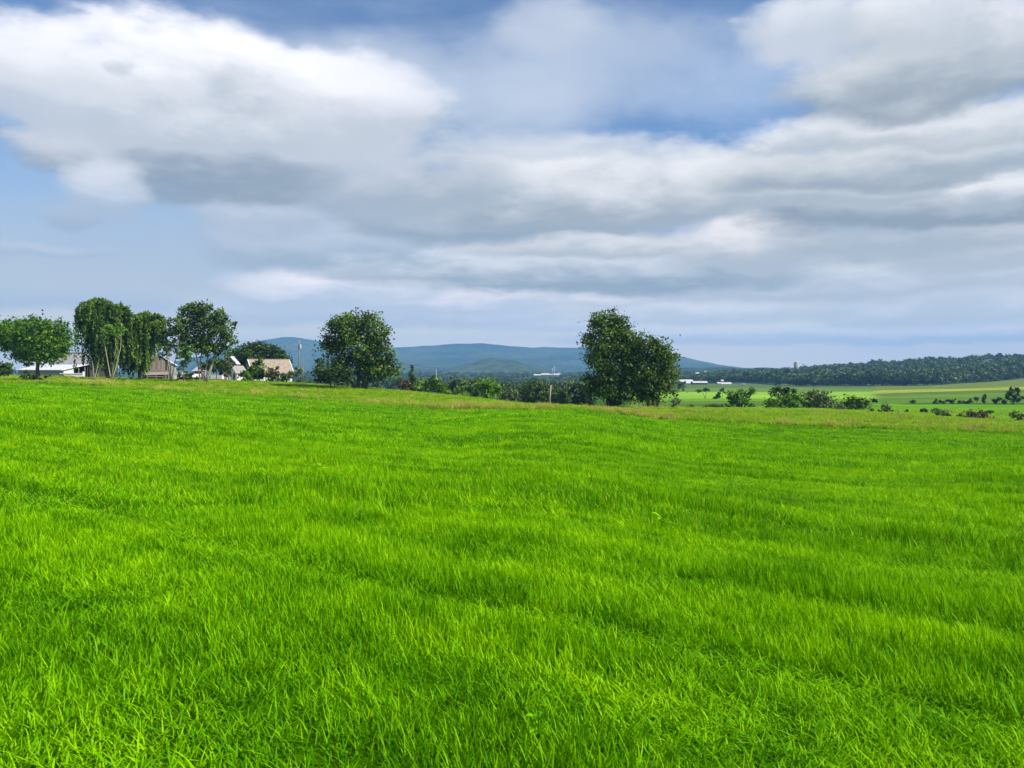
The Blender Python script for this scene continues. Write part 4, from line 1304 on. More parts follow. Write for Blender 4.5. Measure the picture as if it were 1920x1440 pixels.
def build_woods():
    r = np.random.default_rng(21)
    srcs = [crown_source(s, M['leaf_wood']) for s in range(5)] + [crown_source(20 + s, M['leaf_deep']) for s in range(2)]
    P, S = [], []
    def add(px, D, h):
        x = wx(px, D)
        z = terrain(x, D)
        P.append(np.stack([x, D, z - 0.4], 1)); S.append(np.stack([h * r.uniform(.85, 1.3, len(h)), h * r.uniform(.85, 1.3, len(h)), h], 1))
    # the big wood on the right: its near edge runs along the top of the fields
    n = 2600
    px = r.uniform(1380, 2080, n); t = r.random(n) ** 0.8
    near = np.interp(px, [1380, 1480, 1600, 1750, 1850, 1920, 2080], [1150, 900, 880, 840, 900, 980, 1100])
    D = near + t * (1750 - near)
    h = r.gamma(22, 0.62, n).clip(8, 22) * np.interp(px, [1380, 1500, 2080], [0.75, 0.95, 1.1])
    ok = ~((np.abs(px - 1493) < 9) & (D < 1570)) & ~((np.abs(px - 1862) < 13) & (D > 1080) & (D < 1330))
    px, D, h = px[ok], D[ok], h[ok]
    add(px, D, h)
    # dense front row
    n = 260
    px = r.uniform(1420, 2080, n)
    near = np.interp(px, [1380, 1480, 1600, 1750, 1850, 1920, 2080], [1150, 900, 880, 840, 900, 980, 1100])
    add(px, near + r.uniform(-5, 18, n), r.uniform(9, 16, n))
    o1 = np.concatenate(P), np.concatenate(S)
    m = len(o1[0])
    scatter('far_wood', o1[0], r.random(m) * 6.28, o1[1], r.integers(0, 7, m), srcs, 'dark broadleaf wood covering the rise at right beyond the fields', 'wood')
    P.clear(); S.clear()
    # woodland belts across the valley in the middle
    for (a0, a1, d0, d1, n, h0, h1) in ((560, 1280, 620, 980, 420, 8, 13), (560, 1420, 1100, 1700, 620, 10, 16), (500, 1450, 1900, 2900, 900, 11, 18), (1240, 1460, 1080, 1300, 170, 10, 15), (1330, 1640, 1500, 2000, 260, 12, 19)):
        px = r.uniform(a0, a1, n); D = r.uniform(d0, d1, n)
        cl = fbm(wx(px, D) / 130, D / 130, 3)
        ok = (cl > 0.42) & ~((np.abs(px - 1026) < 34) & (D > 1400) & (D < 1850))
        add(px[ok], D[ok], r.uniform(h0, h1, ok.sum()))
    o2 = np.concatenate(P), np.concatenate(S)
    m = len(o2[0])
    srcs2 = [crown_source(40 + s, M['leaf_wood']) for s in range(4)] + [crown_source(60, M['leaf_deep'])]
    scatter('valley_woodland', o2[0], r.random(m) * 6.28, o2[1], r.integers(0, 5, m), srcs2, 'belts of distant woodland across the valley below the blue ridge', 'wood')
    P.clear(); S.clear()
    # trees behind the farm at left, seen in gaps
    print('wood crowns', len(o1[0]), len(o2[0]))


build_woods()

# ------------------------------------------------------------------ farm buildings
def wall_box(parent, nm, mat, x0, x1, y0, y1, z0, z1):
    return MB().box(x0, x1, y0, y1, z0, z1).build(nm, mat, parent)


def window(parent, plane, c, u0, u1, z0, z1, frame_mat):
    """plane 'x' or 'y' at coordinate c; outward is towards minus; frame proud, pane behind"""
    f = MB(); t = 0.09
    def bx(a, b_, zz0, zz1, d0, d1, m):
        if plane == 'y':
            m.box(a, b_, c + d0, c + d1, zz0, zz1)
        else:
            m.box(c + d0, c + d1, a, b_, zz0, zz1)
    bx(u0 - t, u1 + t, z1, z1 + t, -0.06, 0.0, f); bx(u0 - t, u1 + t, z0 - t, z0, -0.08, 0.0, f)
    bx(u0 - t, u0, z0, z1, -0.06, 0.0, f); bx(u1, u1 + t, z0, z1, -0.06, 0.0, f)
    w = f.build('window', frame_mat, parent)
    p = MB(); bx(u0, u1, z0, z1, -0.02, -0.005, p)
    p.build('pane', M['glass'], w)
    return w


def build_left_barn():
    D = 206
    x = wx(118, D)
    root = tag(empty('barn', (x, D, tz(x, D) - 0.1), R(56)), 'long barn with white lean-to roof and open dark end at far left', 'barn')
    # lean-to: X runs back along the open end, Y along the long low front
    MB().box(0.15, 0.35, 0.3, 24, 0, 2.15).build('front_wall', M['grey_wall'], root)
    MB().slab([(-0.5, -0.4, 2.2), (6.8, -0.4, 3.75), (6.8, 24.5, 3.75), (-0.5, 24.5, 2.2)], 0.14).build('lean_to_roof', M['white_roof'], root)
    MB().box(0.2, 2.4, 0.05, 0.3, 0, 2.5).build('end_wall', M['white'], root)
    MB().box(2.4, 2.75, 0.0, 0.3, 0, 2.75).build('door_post', M['white'], root)
    for q in (4.0, 5.6):
        MB().box(q, q + 0.2, 0.1, 0.3, 0, 3.0).build('door_post', M['wood_grey2'], root)
    MB().box(6.4, 6.6, 0.3, 24, 0, 3.6).build('inner_wall', M['dark_wall'], root)
    MB().box(0.36, 6.4, 8.0, 8.2, 0, 2.2).build('inner_partition', M['dark_wall'], root)
    # tall part behind
    MB().prism([(6.9, 0), (14.5, 0), (14.5, 3.9), (10.7, 6.7), (6.9, 3.9)], 0.0, 19).build('wall', M['dark_wall'], root)
    MB().slab([(6.5, -0.5, 3.82), (10.72, -0.5, 6.95), (10.72, 19.5, 6.95), (6.5, 19.5, 3.82)], 0.14).build('roof', M['grey_roof'], root)
    MB().slab([(10.74, -0.5, 6.95), (14.9, -0.5, 3.82), (14.9, 19.5, 3.82), (10.74, 19.5, 6.95)], 0.14).build('roof', M['grey_roof'], root)
    MB().box(10.5, 10.96, -0.5, 19.5, 6.98, 7.08).build('ridge_cap', M['white_roof'], root)
    # white hay wagon in the weeds before the open end
    D2 = 196
    x = wx(136, D2)
    w = tag(empty('farm_wagon', (x, D2, tz(x, D2) - 0.05), R(14)), 'low white flat wagon in weeds before the open barn end', 'wagon')
    MB().box(-2.6, 2.4, -0.9, 0.9, 1.15, 1.32).build('deck', M['white'], w)
    MB().box(-1.4, 2.4, -0.95, -0.905, 0.42, 0.98).build('side_panel', M['white'], w)
    MB().box(2.42, 2.5, -0.9, 0.9, 0.5, 1.7).build('headboard', M['white'], w)
    MB().tube([(-2.6, 0, 0.8), (-4.0, 0, 0.45)], [0.06, 0.06], 6).build('drawbar', M['metal'], w)
    MB().box(-2.2, 2.2, -0.5, 0.5, 0.98, 1.147).build('chassis', M['dark_wall'], w)
    for (wxp, wyp) in ((-1.7, -0.8), (-1.7, 0.6), (1.7, -0.8), (1.7, 0.6)):
        MB().tube([(wxp, wyp, 0.42), (wxp, wyp + 0.2, 0.42)], [0.42, 0.42], 14).build('wheel', M['tyre'], w)


build_left_barn()


def build_old_barn():
    D = 192
    x = wx(277, D)
    root = tag(empty('old_barn', (x, D, tz(x, D) - 0.1), R(32)), 'weathered grey board barn with a steep gable between willow and pale tree', 'barn')
    W = 5.0; H = 4.25; A = 6.15; B0 = 2.3
    # upper storey core, recessed behind the boards
    MB().prism([(0.1, B0), (W - 0.1, B0), (W - 0.1, H - 0.1), (W / 2, A - 0.15), (0.1, H - 0.1)], 0.1, 9).build('core_wall', M['dark_wall'], root)
    n = 13
    bw = W / n
    rr = random.Random(4)
    for i in range(n):
        if i in (0, 10):
            continue                          # two boards gone, dark slots
        u0, u1 = i * bw + 0.015, (i + 1) * bw - 0.015
        def top(u):
            return H + (A - H) * (1 - abs(u - W / 2) / (W / 2)) - 0.12
        zb = B0 + rr.uniform(-0.08, 0.05)
        yo = rr.uniform(-0.03, 0.0)
        MB().hexa([(u0, yo, zb), (u1, yo, zb), (u1, 0.06 + yo, zb), (u0, 0.06 + yo, zb), (u0, yo, top(u0)), (u1, yo, top(u1)), (u1, .06 + yo, top(u1)), (u0, .06 + yo, top(u0))]).build('plank', M['wood_grey' if rr.random() < .6 else 'wood_grey2'], root)
    MB().slab([(-0.4, -0.3, H - 0.32), (W / 2, -0.3, A + 0.06), (W / 2, 9.3, A + 0.06), (-0.4, 9.3, H - 0.32)], 0.1).build('roof', M['pink_roof'], root)
    MB().slab([(W / 2 + 0.01, -0.3, A + 0.06), (W + 0.4, -0.3, H - 0.32), (W + 0.4, 9.3, H - 0.32), (W / 2 + .01, 9.3, A + 0.06)], 0.1).build('roof', M['slate_roof'], root)
    MB().box(0.0, W, -0.05, 0.15, 2.08, 2.28).build('beam', M['wood_grey2'], root)
    # lower storey: open stable front under a sagging pent roof
    MB().box(0.0, W, 2.6, 8.9, 0, 2.27).build('lower_wall', M['dark_wall'], root)
    MB().slab([(-0.6, -1.6, 1.25), (W + 1.6, -1.6, 1.45), (W + 1.6, -0.06, 2.05), (-0.6, -0.06, 1.95)], 0.08).build('pent_roof', M['wood_grey2'], root)
    for q in (-0.4, 1.6, 3.7, W + 1.2):
        MB().box(q, q + 0.18, -1.5, -1.32, 0, 1.2).build('post', M['wood_grey2'], root)
    MB().box(-0.2, 3.4, -1.56, -1.51, 0.75, 0.9).build('rail', M['wood_grey2'], root)
    MB().box(W + 0.75, W + 1.2, -1.55, -1.45, 0, 1.25).build('plank', M['pink_roof'], root)
    # pale-roofed barn behind it
    D2 = 212
    x = wx(297, D2)
    b2 = tag(empty('rear_barn', (x, D2, tz(x, D2) - 0.1), R(20)), 'pale roofed barn glimpsed behind the weathered gable', 'barn')
    MB().prism([(-1, 0), (4, 0), (4, 3.9), (1.5, 5.4), (-1, 3.9)], 0, 8).build('wall', M['grey_wall'], b2)
    MB().slab([(-1.4, -0.3, 3.75), (1.5, -0.3, 5.55), (1.5, 8.3, 5.55), (-1.4, 8.3, 3.75)], 0.1).build('roof', M['white_roof'], b2)
    MB().slab([(1.51, -0.3, 5.55), (4.4, -0.3, 3.75), (4.4, 8.3, 3.75), (1.51, 8.3, 5.55)], 0.1).build('roof', M['white_roof'], b2)


build_old_barn()


def build_sheds():
    D = 190
    x = wx(334, D)
    r = tag(empty('low_shed', (x, D, tz(x, D) - 0.1), R(8)), 'low shed with a sagging grey roof right of the old barn', 'shed')
    MB().box(0.2, 2.6, 0.2, 3, 0, 1.25).build('wall', M['dark_wall'], r)
    MB().slab([(0, -0.2, 1.05), (2.9, -0.2, 0.75), (2.9, 3.2, 1.75), (0, 3.2, 1.95)], 0.08).build('roof', M['grey_roof'], r)
    # little two-tier shed with red boards
    x = wx(360, D)
    r = tag(empty('garden_shed', (x, D, tz(x, D) - 0.1), R(6)), 'small pale two-tier roofed shed with red brown boards', 'shed')
    MB().box(0.5, 2.2, 0.3, 2.6, 0, 2.4).build('wall', M['red_wall'], r)
    MB().slab([(0.2, -0.9, 0.95), (2.5, -0.9, 0.95), (2.3, 0.9, 2.2), (-0.1, 0.9, 2.2)], 0.08).build('lower_roof', M['white_roof'], r)
    v = [(0, 0, 2.45), (2.6, 0, 2.45), (2.6, 2.8, 2.45), (0, 2.8, 2.45), (1.3, 1.4, 3.8)]
    m = MB(); m.v = v; m.f = [(0, 1, 4), (1, 2, 4), (2, 3, 4), (3, 0, 4), (3, 2, 1, 0)]
    m.build('upper_roof', M['grey_roof'], r)
    MB().box(-0.15, 2.75, -0.15, -0.02, 2.35, 2.45).build('fascia', M['white'], r)
    MB().box(0.7, 1.9, 0.24, 0.297, 0.05, 0.9).build('door', M['red_wall'], r)
    # white trailer
    D = 184
    x = wx(395, D)
    r = tag(empty('white_trailer', (x, D, tz(x, D) - 0.02), R(4)), 'low white box trailer left of the white shed', 'trailer')
    MB().box(0, 2.5, 0, 1.8, 0.45, 1.55).build('body', M['white'], r)
    MB().box(-0.04, 2.54, -0.04, 1.84, 1.553, 1.62).build('roof', M['white_roof'], r)
    MB().box(0.1, 2.4, 0.1, 1.7, 0.3, 0.447).build('chassis', M['dark_wall'], r)
    for q in (0.7, 1.6):
        MB().tube([(q, -0.02, 0.3), (q, 0.16, 0.3)], [0.3, 0.3], 12).build('wheel', M['tyre'], r)
    MB().tube([(0, .9, .4), (-0.9, .9, .35)], [.04, .04], 6).build('drawbar', M['metal'], r)
    # white gabled shed with porch: gable turned to the left, long side right
    D = 186
    x = wx(442, D)
    r = tag(empty('white_shed', (x, D, tz(x, D) - 0.1), R(52)), 'white gabled shed with a grey roof and side porch', 'shed')
    L_, W_ = 2.9, 3.4                       # X along the ridge to the right, Y into the gable
    MB().prism([(0, 0), (W_, 0), (W_, 2.25), (W_ / 2, 3.7), (0, 2.25)], 0, 0.12)
    g = MB(); g.v = [(0.3, 0, 0), (0.3, W_, 0), (0.3, W_, 2.2), (0.3, W_ / 2, 3.6), (0.3, 0, 2.2), (L_, 0, 0), (L_, W_, 0), (L_, W_, 2.2), (L_, W_ / 2, 3.6), (L_, 0, 2.2)]
    g.f = [(0, 1, 2, 3, 4), (9, 8, 7, 6, 5), (0, 4, 9, 5), (1, 6, 7, 2), (0, 5, 6, 1), (4, 3, 8, 9), (3, 2, 7, 8)]
    g.build('wall', M['white'], r)
    MB().slab([(-0.1, -0.3, 1.98), (L_ + .2, -0.3, 1.98), (L_ + .2, W_ / 2, 3.72), (-0.1, W_ / 2, 3.72)], 0.1).build('roof', M['slate_roof'], r)
    MB().slab([(-0.1, W_ / 2 + .01, 3.72), (L_ + .2, W_ / 2 + .01, 3.72), (L_ + .2, W_ + .3, 1.98), (-0.1, W_ + .3, 1.98)], 0.1).build('roof', M['slate_roof'], r)
    window(r, 'y', 0.0, 1.1, 1.5, 1.0, 1.9, M['white']); window(r, 'y', 0.0, 2.0, 2.4, 1.0, 1.9, M['white'])
    window(r, 'x', 0.3, 2.1, 2.7, 1.0, 1.8, M['white'])
    MB().box(0.24, 0.297, 0.7, 1.5, 0.05, 1.95).build('door', M['glass'], r)
    MB().box(-1.4, 0.28, 0.2, 3.3, 0.0, 0.25).build('porch_deck', M['white'], r)
    for q in (0.25, 1.2, 2.2, 3.1):
        MB().box(-1.38, -1.28, q, q + 0.1, 0.25, 1.15).build('porch_post', M['white'], r)
    MB().box(-1.40, -1.30, 0.2, 3.25, 1.152, 1.24).build('porch_rail', M['white'], r)
    MB().box(-1.36, -1.33, 1.31, 2.19, 0.3, 1.1).build('porch_panel', M['white'], r)
    # brick gabled outbuilding behind the tall tree
    D = 214
    x = wx(420, D)
    r = tag(empty('brick_outbuilding', (x, D, tz(x, D) - 0.1), R(10)), 'pinkish brick gable with white edged roof behind the trees left of the house', 'building')
    g = MB().prism([(0, 0), (3.0, 0), (3.0, 4.6), (1.5, 6.3), (0, 4.6)], 0, 6)
    g.build('wall', M['brick'], r)
    MB().slab([(-0.3, -0.3, 4.35), (1.5, -0.3, 6.42), (1.5, 6.2, 6.42), (-0.3, 6.2, 4.35)], 0.12).build('roof', M['white_roof'], r)
    MB().slab([(1.51, -0.3, 6.42), (3.3, -0.3, 4.35), (3.3, 6.2, 4.35), (1.51, 6.2, 6.42)], 0.12).build('roof', M['white_roof'], r)
    window(r, 'y', 0.0, 1.2, 1.8, 3.4, 4.4, M['white'])


build_sheds()


def build_house():
    D = 193
    x = wx(474, D)
    r = tag(empty('farmhouse', (x, D, tz(x, D) - 0.1), R(34)), 'white farmhouse with a tan roof and gable greyed by painted shade before the dark tree', 'house')
    L_, W_, E, A = 9.6, 6.4, 2.45, 5.35
    g = MB()
    g.v = [(0, 0, 0), (0, W_, 0), (0, W_, E), (0, W_ / 2, A - .12), (0, 0, E), (L_, 0, 0), (L_, W_, 0), (L_, W_, E), (L_, W_ / 2, A - .12), (L_, 0, E)]
    g.f = [(0, 1, 2, 3, 4), (9, 8, 7, 6, 5), (0, 4, 9, 5), (1, 6, 7, 2), (0, 5, 6, 1), (4, 3, 8, 9), (3, 2, 7, 8)]
    g.build('wall', M['white'], r)
    gg = MB(); gg.v = [(-0.05, 0.1, E), (-0.05, W_ - .1, E), (-0.05, W_ / 2, A - .25), (-0.003, 0.1, E), (-0.003, W_ - .1, E), (-0.003, W_ / 2, A - .25)]
    gg.f = [(0, 1, 2), (5, 4, 3), (0, 3, 4, 1), (1, 4, 5, 2), (2, 5, 3, 0)]
    gg.build('gable_shade', M['grey_wall'], r)  # grey panel paints the shade onto the white left gable
    s = (A - E) / (W_ / 2)
    def zr(y): return A + 0.06 - s * abs(y - W_ / 2)
    rf = MB().slab([(-0.35, -0.5, zr(-.5)), (L_ + .35, -0.5, zr(-.5)), (L_ + .35, W_ / 2, zr(W_ / 2)), (-0.35, W_ / 2, zr(W_ / 2))], 0.12).build('roof', M['tan_roof'], r)
    MB().slab([(-0.35, W_ / 2 + .01, zr(W_ / 2)), (L_ + .35, W_ / 2 + .01, zr(W_ / 2)), (L_ + .35, W_ + .5, zr(-.5)), (-0.35, W_ + .5, zr(-.5))], 0.12).build('roof', M['tan_roof'], r)
    MB().box(-0.37, L_ + .37, W_ / 2 - .12, W_ / 2 + .12, A + 0.07, A + 0.14).build('ridge_cap', M['pink_roof'], r)
    MB().box(-0.40, -0.36, -0.5, W_ + .5, E - .5, E - .4)
    MB().slab([(-0.42, -0.55, zr(-.5) + .05), (-0.25, -0.55, zr(-.5) + .05), (-0.25, W_ / 2, A + .12), (-0.42, W_ / 2, A + .12)], 0.2).build('barge_board', M['white'], r)
    MB().slab([(L_ + .25, -0.55, zr(-.5) + .05), (L_ + .42, -0.55, zr(-.5) + .05), (L_ + .42, W_ / 2, A + .12), (L_ + .25, W_ / 2, A + .12)], 0.2).build('barge_board', M['white'], r)
    c = MB().box(1.0, 1.7, 1.2, 1.9, 3.3, 5.15).build('chimney', M['brick'], r)
    window(r, 'x', -0.05, 2.75, 3.65, 3.0, 4.1, M['white'])
    for q in (1.2, 3.4, 5.6):
        window(r, 'y', 0.0, q, q + 0.8, 0.9, 2.0, M['white'])
    window(r, 'y', 0.0, 7.6, 9.0, 0.6, 1.5, M['white'])
    MB().box(4.6, 5.4, -0.06, -0.003, 0.1, 2.1).build('door', M['grey_wall'], r)
    # small dark-roofed wing left of the house
    MB().prism([(-3.2, 0), (-0.1, 0), (-0.1, 2.9), (-3.2, 2.4)], 3.6, 6.2).build('wing', M['dark_wall'], r)
    MB().slab([(-3.5, 3.4, 2.42), (-0.06, 3.4, 3.0), (-0.06, 6.4, 3.0), (-3.5, 6.4, 2.42)], 0.09).build('wing_roof', M['slate_roof'], r)


build_house()


def pole(nm, label, px, D, top, mat, rad=0.14, lean=0.0, extras=True, toppx=None):
    x = wx(px, D)
    z = tz(x, D)
    H = wz(top, D) - z
    dx = wx(toppx, D) - x if toppx else 0
    r = tag(empty(nm, (x, D, z - 0.1)), label, 'pole', 'wooden poles across the farm')
    MB().tube([(0, 0, 0), (dx * .5, 0, H * .5), (dx, 0, H + .1)], [rad, rad * .88, rad * .75], 9).build('shaft', M[mat], r, smooth=True)
    if extras:
        MB().tube([(0.38, -0.1, H - 2.0), (0.38, -0.1, H - 1.1)], [0.24, 0.24], 12).build('transformer', M['metal'], r)
        MB().box(0.1, 0.3, -0.12, -0.02, H - 1.7, H - 1.55).build('bracket', M['metal'], r)
        MB().tube([(0.2, 0, H - 0.5), (0.2, 0, H - 0.3)], [0.07, 0.05], 8).build('insulator', M['white'], r)
    return Vector((x + dx, D, z + H))


p1 = pole('utility_pole', 'tall utility pole with a white transformer right of the house', 560, 188, 636, 'pole')
p2 = pole('utility_pole', 'thin short pole beside the transformer pole', 568, 205, 676, 'pole', 0.09, extras=False)
p3 = pole('utility_pole', 'distant thin pole above the shrubs right of the spruce', 818, 235, 692, 'pole_pale', 0.10, extras=False)
p4 = pole('utility_pole', 'pale leaning pole standing before the dark treeline', 1030, 136, 722, 'pole_pale', 0.12, extras=False, toppx=1033)
for (px, D, top, lab) in ((1684, 133, 766, 'thin dark fence post beside the leaning bush'), (1818, 131, 763, 'thin dark fence post rising from the brownish weed thicket')):
    x = wx(px, D); z = tz(x, D); H = wz(top, D) - z
    o = MB().tube([(0, 0, -0.1), (0.01, 0, H * .6), (0.03, 0, H)], [0.07, 0.065, 0.055], 7).build('fence_post', M['pole'], None, True, (x, D, z))
    tag(o, lab, 'post')


def wire(a, b_, sag, lab, rad=0.022):
    a, b_ = Vector(a), Vector(b_)
    pts = []
    for i in range(13):
        t = i / 12
        p = a.lerp(b_, t); p.z -= sag * 4 * t * (1 - t)
        pts.append(p - a)
    o = MB().tube(pts, [rad] * 13, 4).build('power_wire', M['wire'], None, True, a)
    tag(o, lab, 'wire')


wire(p1 + Vector((0.2, 0, -0.4)), (wx(442, 196), 196, wz(642, 196)), 0.35, 'upper power wire running left from the transformer pole')
wire(p1 + Vector((0, 0, -1.4)), (wx(424, 210), 210, wz(664, 210)), 0.6, 'lower power wire sagging behind the house roof')
wire(p1 + Vector((0.1, 0, -0.4)), p3 + Vector((0, 0, -.1)), 0.9, 'power wire running right from the transformer pole behind the spreading tree')


# ------------------------------------------------------------------ far buildings
def far_shed(nm, label, cat, px0, px1, row, D, wall_h, roof_h, wall, roof, rz=0.0, depth=10.0, gable_front=False):
    x0, x1 = wx(px0, D), wx(px1, D)
    xm = (x0 + x1) / 2
    z = wz(row, D)
    w = (x1 - x0)
    r = tag(empty(nm, (xm, D, min(z, tz(xm, D))), R(rz)), label, cat)
    dz = z - min(z, tz(xm, D))
    a = w / 2
    if gable_front:
        MB().prism([(-a, 0), (a, 0), (a, dz + wall_h), (0, dz + wall_h + roof_h - .1), (-a, dz + wall_h)], 0, depth).build('wall', wall, r)
        MB().slab([(-a - .4, -.4, dz + wall_h - .2), (0, -.4, dz + wall_h + roof_h), (0, depth + .4, dz + wall_h + roof_h), (-a - .4, depth + .4, dz + wall_h - .2)], .2).build('roof', roof, r)
        MB().slab([(0.01, -.4, dz + wall_h + roof_h), (a + .4, -.4, dz + wall_h - .2), (a + .4, depth + .4, dz + wall_h - .2), (.01, depth + .4, dz + wall_h + roof_h)], .2).build('roof', roof, r)
    else:
        MB().box(-a, a, 0, depth, 0, dz + wall_h).build('wall', wall, r)
        h = depth / 2
        MB().slab([(-a - .4, -.5, dz + wall_h), (a + .4, -.5, dz + wall_h), (a + .4, h, dz + wall_h + roof_h), (-a - .4, h, dz + wall_h + roof_h)], .2).build('roof', roof, r)
        MB().slab([(-a - .4, h + .01, dz + wall_h + roof_h), (a + .4, h + .01, dz + wall_h + roof_h), (a + .4, depth + .5, dz + wall_h), (-a - .4, depth + .5, dz + wall_h)], .2).build('roof', roof, r)
    return r


def build_far():
    Wm, WR, GR, DK, SR = M['grey_wall'], M['far_roof'], M['grey_roof'], M['dark_wall'], M['slate_roof']
    fs = far_shed
    fs('far_barn', 'leftmost long white-roofed barn of the distant farm under the ridge', 'barn', 1001, 1014, 705.5, 1780, 2.0, 2.8, DK, WR, 0, 14)
    fs('far_barn', 'middle white-roofed barn of the distant farm under the ridge', 'barn', 1015, 1030, 704.5, 1800, 2.0, 3.6, Wm, WR, -4, 14)
    fs('far_barn', 'small white building between barns of the distant farm', 'building', 1030, 1036, 704, 1790, 1.8, 1.8, Wm, WR, 0, 8)
    fs('far_barn', 'right white-roofed barn of the distant farm below the dome', 'barn', 1038, 1049, 704.5, 1790, 2.2, 2.6, Wm, WR, 0, 12)
    D = 1830
    x = wx(1049, D)
    r = tag(empty('domed_store', (x, D, min(wz(702, D), tz(x, D)))), 'white domed store at right end of the distant farm', 'building')
    n = 16
    prof = [(math.cos(t) * 5.2, math.sin(t) * 4.4) for t in np.linspace(0, math.pi, 13)]
    zb = wz(702, D) - min(wz(702, D), tz(x, D))
    MB().prism([(a, b_ + zb) for a, b_ in prof], 0, 14).build('shell', WR, r)
    MB().box(-5.1, 5.1, 0.1, 13.9, 0, zb - 0.01 if zb > .1 else .1).build('base', DK, r)
    for (px, t) in ((1040, 686), (1036.5, 690)):
        x = wx(px, D); z = tz(x, D)
        o = MB().tube([(0, 0, 0), (0, 0, wz(t, D) - z)], [.55, .45], 8).build('feed_tower', M['metal'], None, True, (x, D, z))
        tag(o, 'taller thin metal tower at the distant white farm' if t == 686 else 'shorter thin metal tower at the distant white farm', 'tower')
    fs('long_barn', 'wide pale grey-roofed barn right beside the big clump across the fields', 'barn', 1258, 1302, 722, 980, 2.2, 4.4, M['grey_wall'], M['metal'], 0, 24)
    fs('long_barn', 'low dark-walled barn with a pale roof edge, right of the wide grey barn', 'barn', 1300, 1327, 722.5, 960, 3.0, 2.0, DK, WR, 0, 14)
    fs('small_house', 'tiny white house by the brown barn across the bright field', 'house', 1346, 1351, 722, 990, 2.0, 1.6, Wm, WR, 0, 7)
    fs('long_barn', 'low brown barn with pinkish roof across the bright field', 'barn', 1353, 1372, 722, 1000, 1.4, 2.0, M['wood_grey'], M['pink_roof'], 0, 10)
    fs('small_house', 'small white-roofed house above the low brown barn', 'house', 1353, 1357, 717.5, 1060, 2.2, 1.6, Wm, WR, 0, 7)
    fs('white_van', 'small white box truck at the far edge of the bright field', 'truck', 1392.5, 1397, 724, 900, 2.2, .4, Wm, WR, 0, 2.4)
    fs('hill_house', 'left one of two tiny white houses among trees on the far rise', 'house', 1322, 1325, 700.5, 1650, 3.0, 2.2, Wm, WR, 0, 8)
    fs('hill_house', 'right one of two tiny white houses among trees on the far rise', 'house', 1327, 1330.5, 700, 1640, 3.0, 2.4, Wm, WR, 20, 8, True)
    fs('hill_house', 'pale barn lower left of the two tiny white houses', 'barn', 1305, 1311, 702.5, 1500, 2.4, 2.0, M['grey_wall'], WR, 0, 10)
    fs('hill_house', 'tiny white house at the top of the small yellow field', 'house', 1369.5, 1372.5, 699, 1480, 3.2, 2.0, Wm, SR, 0, 8, True)
    fs('hill_house', 'tiny white house on the skyline right of the silo', 'house', 1538.5, 1542, 689.5, 1700, 5.0, 2.5, Wm, WR, 0, 9)
    fs('hill_house', 'left white gabled house peeping from the wood at upper right', 'house', 1852, 1857, 681.5, 1330, 4.0, 3.0, Wm, WR, 10, 9, True)
    fs('hill_house', 'middle white gabled house peeping from the wood at upper right', 'house', 1858, 1864, 682, 1325, 4.0, 3.4, Wm, WR, -10, 9, True)
    fs('hill_house', 'right white gabled house peeping from the wood at upper right', 'house', 1867, 1872, 682.5, 1330, 4.0, 3.4, Wm, WR, 14, 9, True)
    # silos
    for (px, top, D, rad, lab) in ((1493.5, 677, 1560, 4.0, 'tall domed concrete silo on the wooded skyline'),):
        x = wx(px, D); z = tz(x, D); H = wz(top, D) - z
        r = tag(empty('silo', (x, D, z - .2)), lab, 'silo')
        MB().tube([(0, 0, 0), (0, 0, H - rad * .8)], [rad, rad], 18).build('barrel', M['silo'], r, True)
        MB().tube([(0, 0, H - rad * .8), (0, 0, H - rad * .45), (0, 0, H - rad * .15), (0, 0, H)], [rad * 1.02, rad * .9, rad * .55, .1], 18).build('dome', M['metal'], r, True)
        MB().tube([(-rad * 1.25, -.3, 0), (-rad * 1.25, -.3, H * .93)], [.5, .5], 8).build('chute', M['silo'], r, True)
    D = 1560
    x = wx(1506.5, D); z = tz(x, D); H = wz(681.5, D) - z
    r = tag(empty('water_tower', (x, D, z - .2)), 'tiny dark ball-topped tower right of the concrete silo', 'tower')
    MB().tube([(0, 0, 0), (0, 0, H - 2)], [.45, .35], 8).build('shaft', M['metal'], r, True)
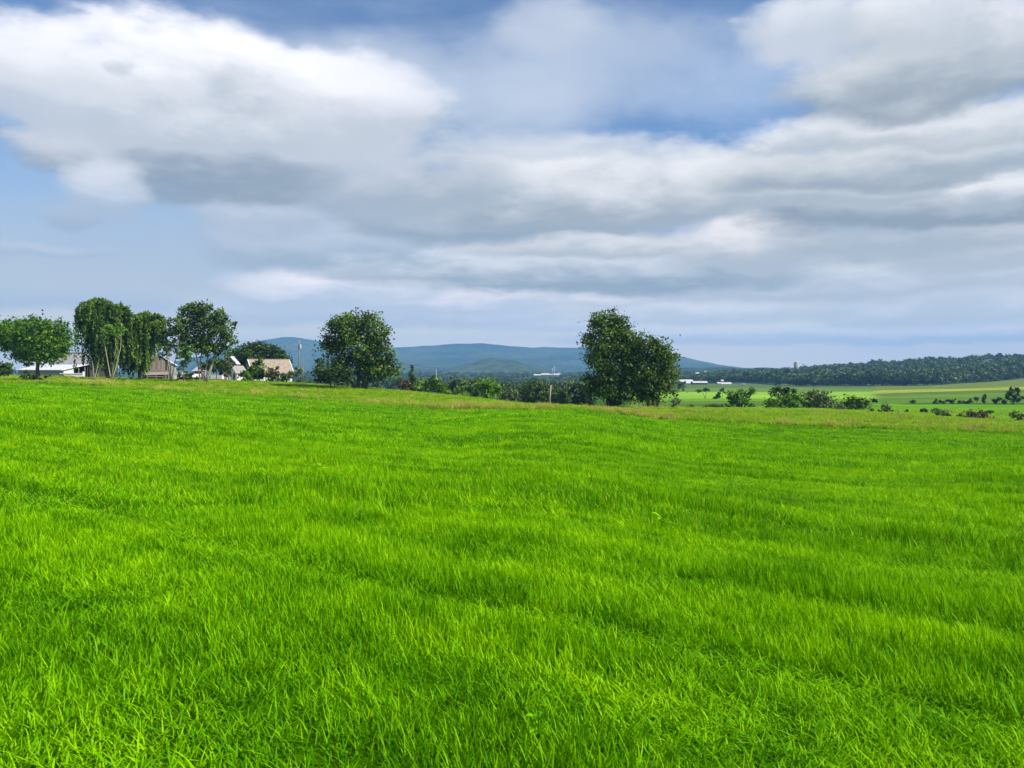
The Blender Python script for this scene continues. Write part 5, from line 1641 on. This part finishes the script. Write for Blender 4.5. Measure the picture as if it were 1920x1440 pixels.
    MB().tube([(0, 0, H - 3), (0, 0, H - 2.4), (0, 0, H - 1.5), (0, 0, H - .5), (0, 0, H)], [.2, 1.3, 1.6, 1.2, .2], 12).build('tank', M['silo'], r, True)
    # small yellow field on the rise
    D = 1420
    V = []
    pts = [(1352, 705), (1362, 700.5), (1384, 697.5), (1388, 699.5), (1374, 704.5), (1356, 706.5)]


build_far()


# ------------------------------------------------------------------ broad-leaved weeds in the foreground grass
def weed(px, py, label, n=9, ln=0.16, seed=1):
    rng = random.Random(seed)
    D = 1.5
    while True:
        D += 0.02
        zt = tz(wx(px, D), D)
        if HZ + (CAMZ - zt) * F / D <= py or D > 90:
            break
    x = wx(px, D)
    r = tag(empty('broadleaf_weed', (x, D, zt)), label, 'weed', 'broad-leaved weeds in the meadow')
    for i in range(n):
        a = i * 2.4 + rng.random() * .5
        up = rng.uniform(0.5, 1.1); L_ = ln * rng.uniform(.7, 1.15); w = L_ * .26
        d = Vector((math.cos(a), math.sin(a), 0)); s = Vector((-d.y, d.x, 0))
        h0 = rng.uniform(0.08, 0.16)
        P = []
        for t, ww in ((0, .15), (.3, .85), (.6, 1), (.85, .55), (1, 0.03)):
            c = d * L_ * t + Vector((0, 0, h0 + L_ * (up * t - .55 * t * t)))
            P += [c - s * w * ww + Vector((0, 0, .012 * ww)), c, c + s * w * ww + Vector((0, 0, .012 * ww))]
        m = MB(); m.v = [tuple(p) for p in P]
        for k in range(4):
            q = 3 * k
            m.f += [(q, q + 1, q + 4, q + 3), (q + 1, q + 2, q + 5, q + 4)]
        m.build('leaf', M['grass'], r)
    MB().tube([(0, 0, -.02), (0, 0, .2)], [.006, .004], 5).build('stem', M['grass'], r)


weed(1010, 1418, 'broad-leaved weed at the bottom edge just right of centre', 12, 0.060, 2)
weed(575, 884, 'left one of two leafy weeds in the mid meadow', 8, 0.17, 3)
weed(603, 888, 'right one of two leafy weeds in the mid meadow', 8, 0.17, 4)
weed(1240, 995, 'leafy weed clump in the mid meadow right of centre', 10, 0.13, 5)
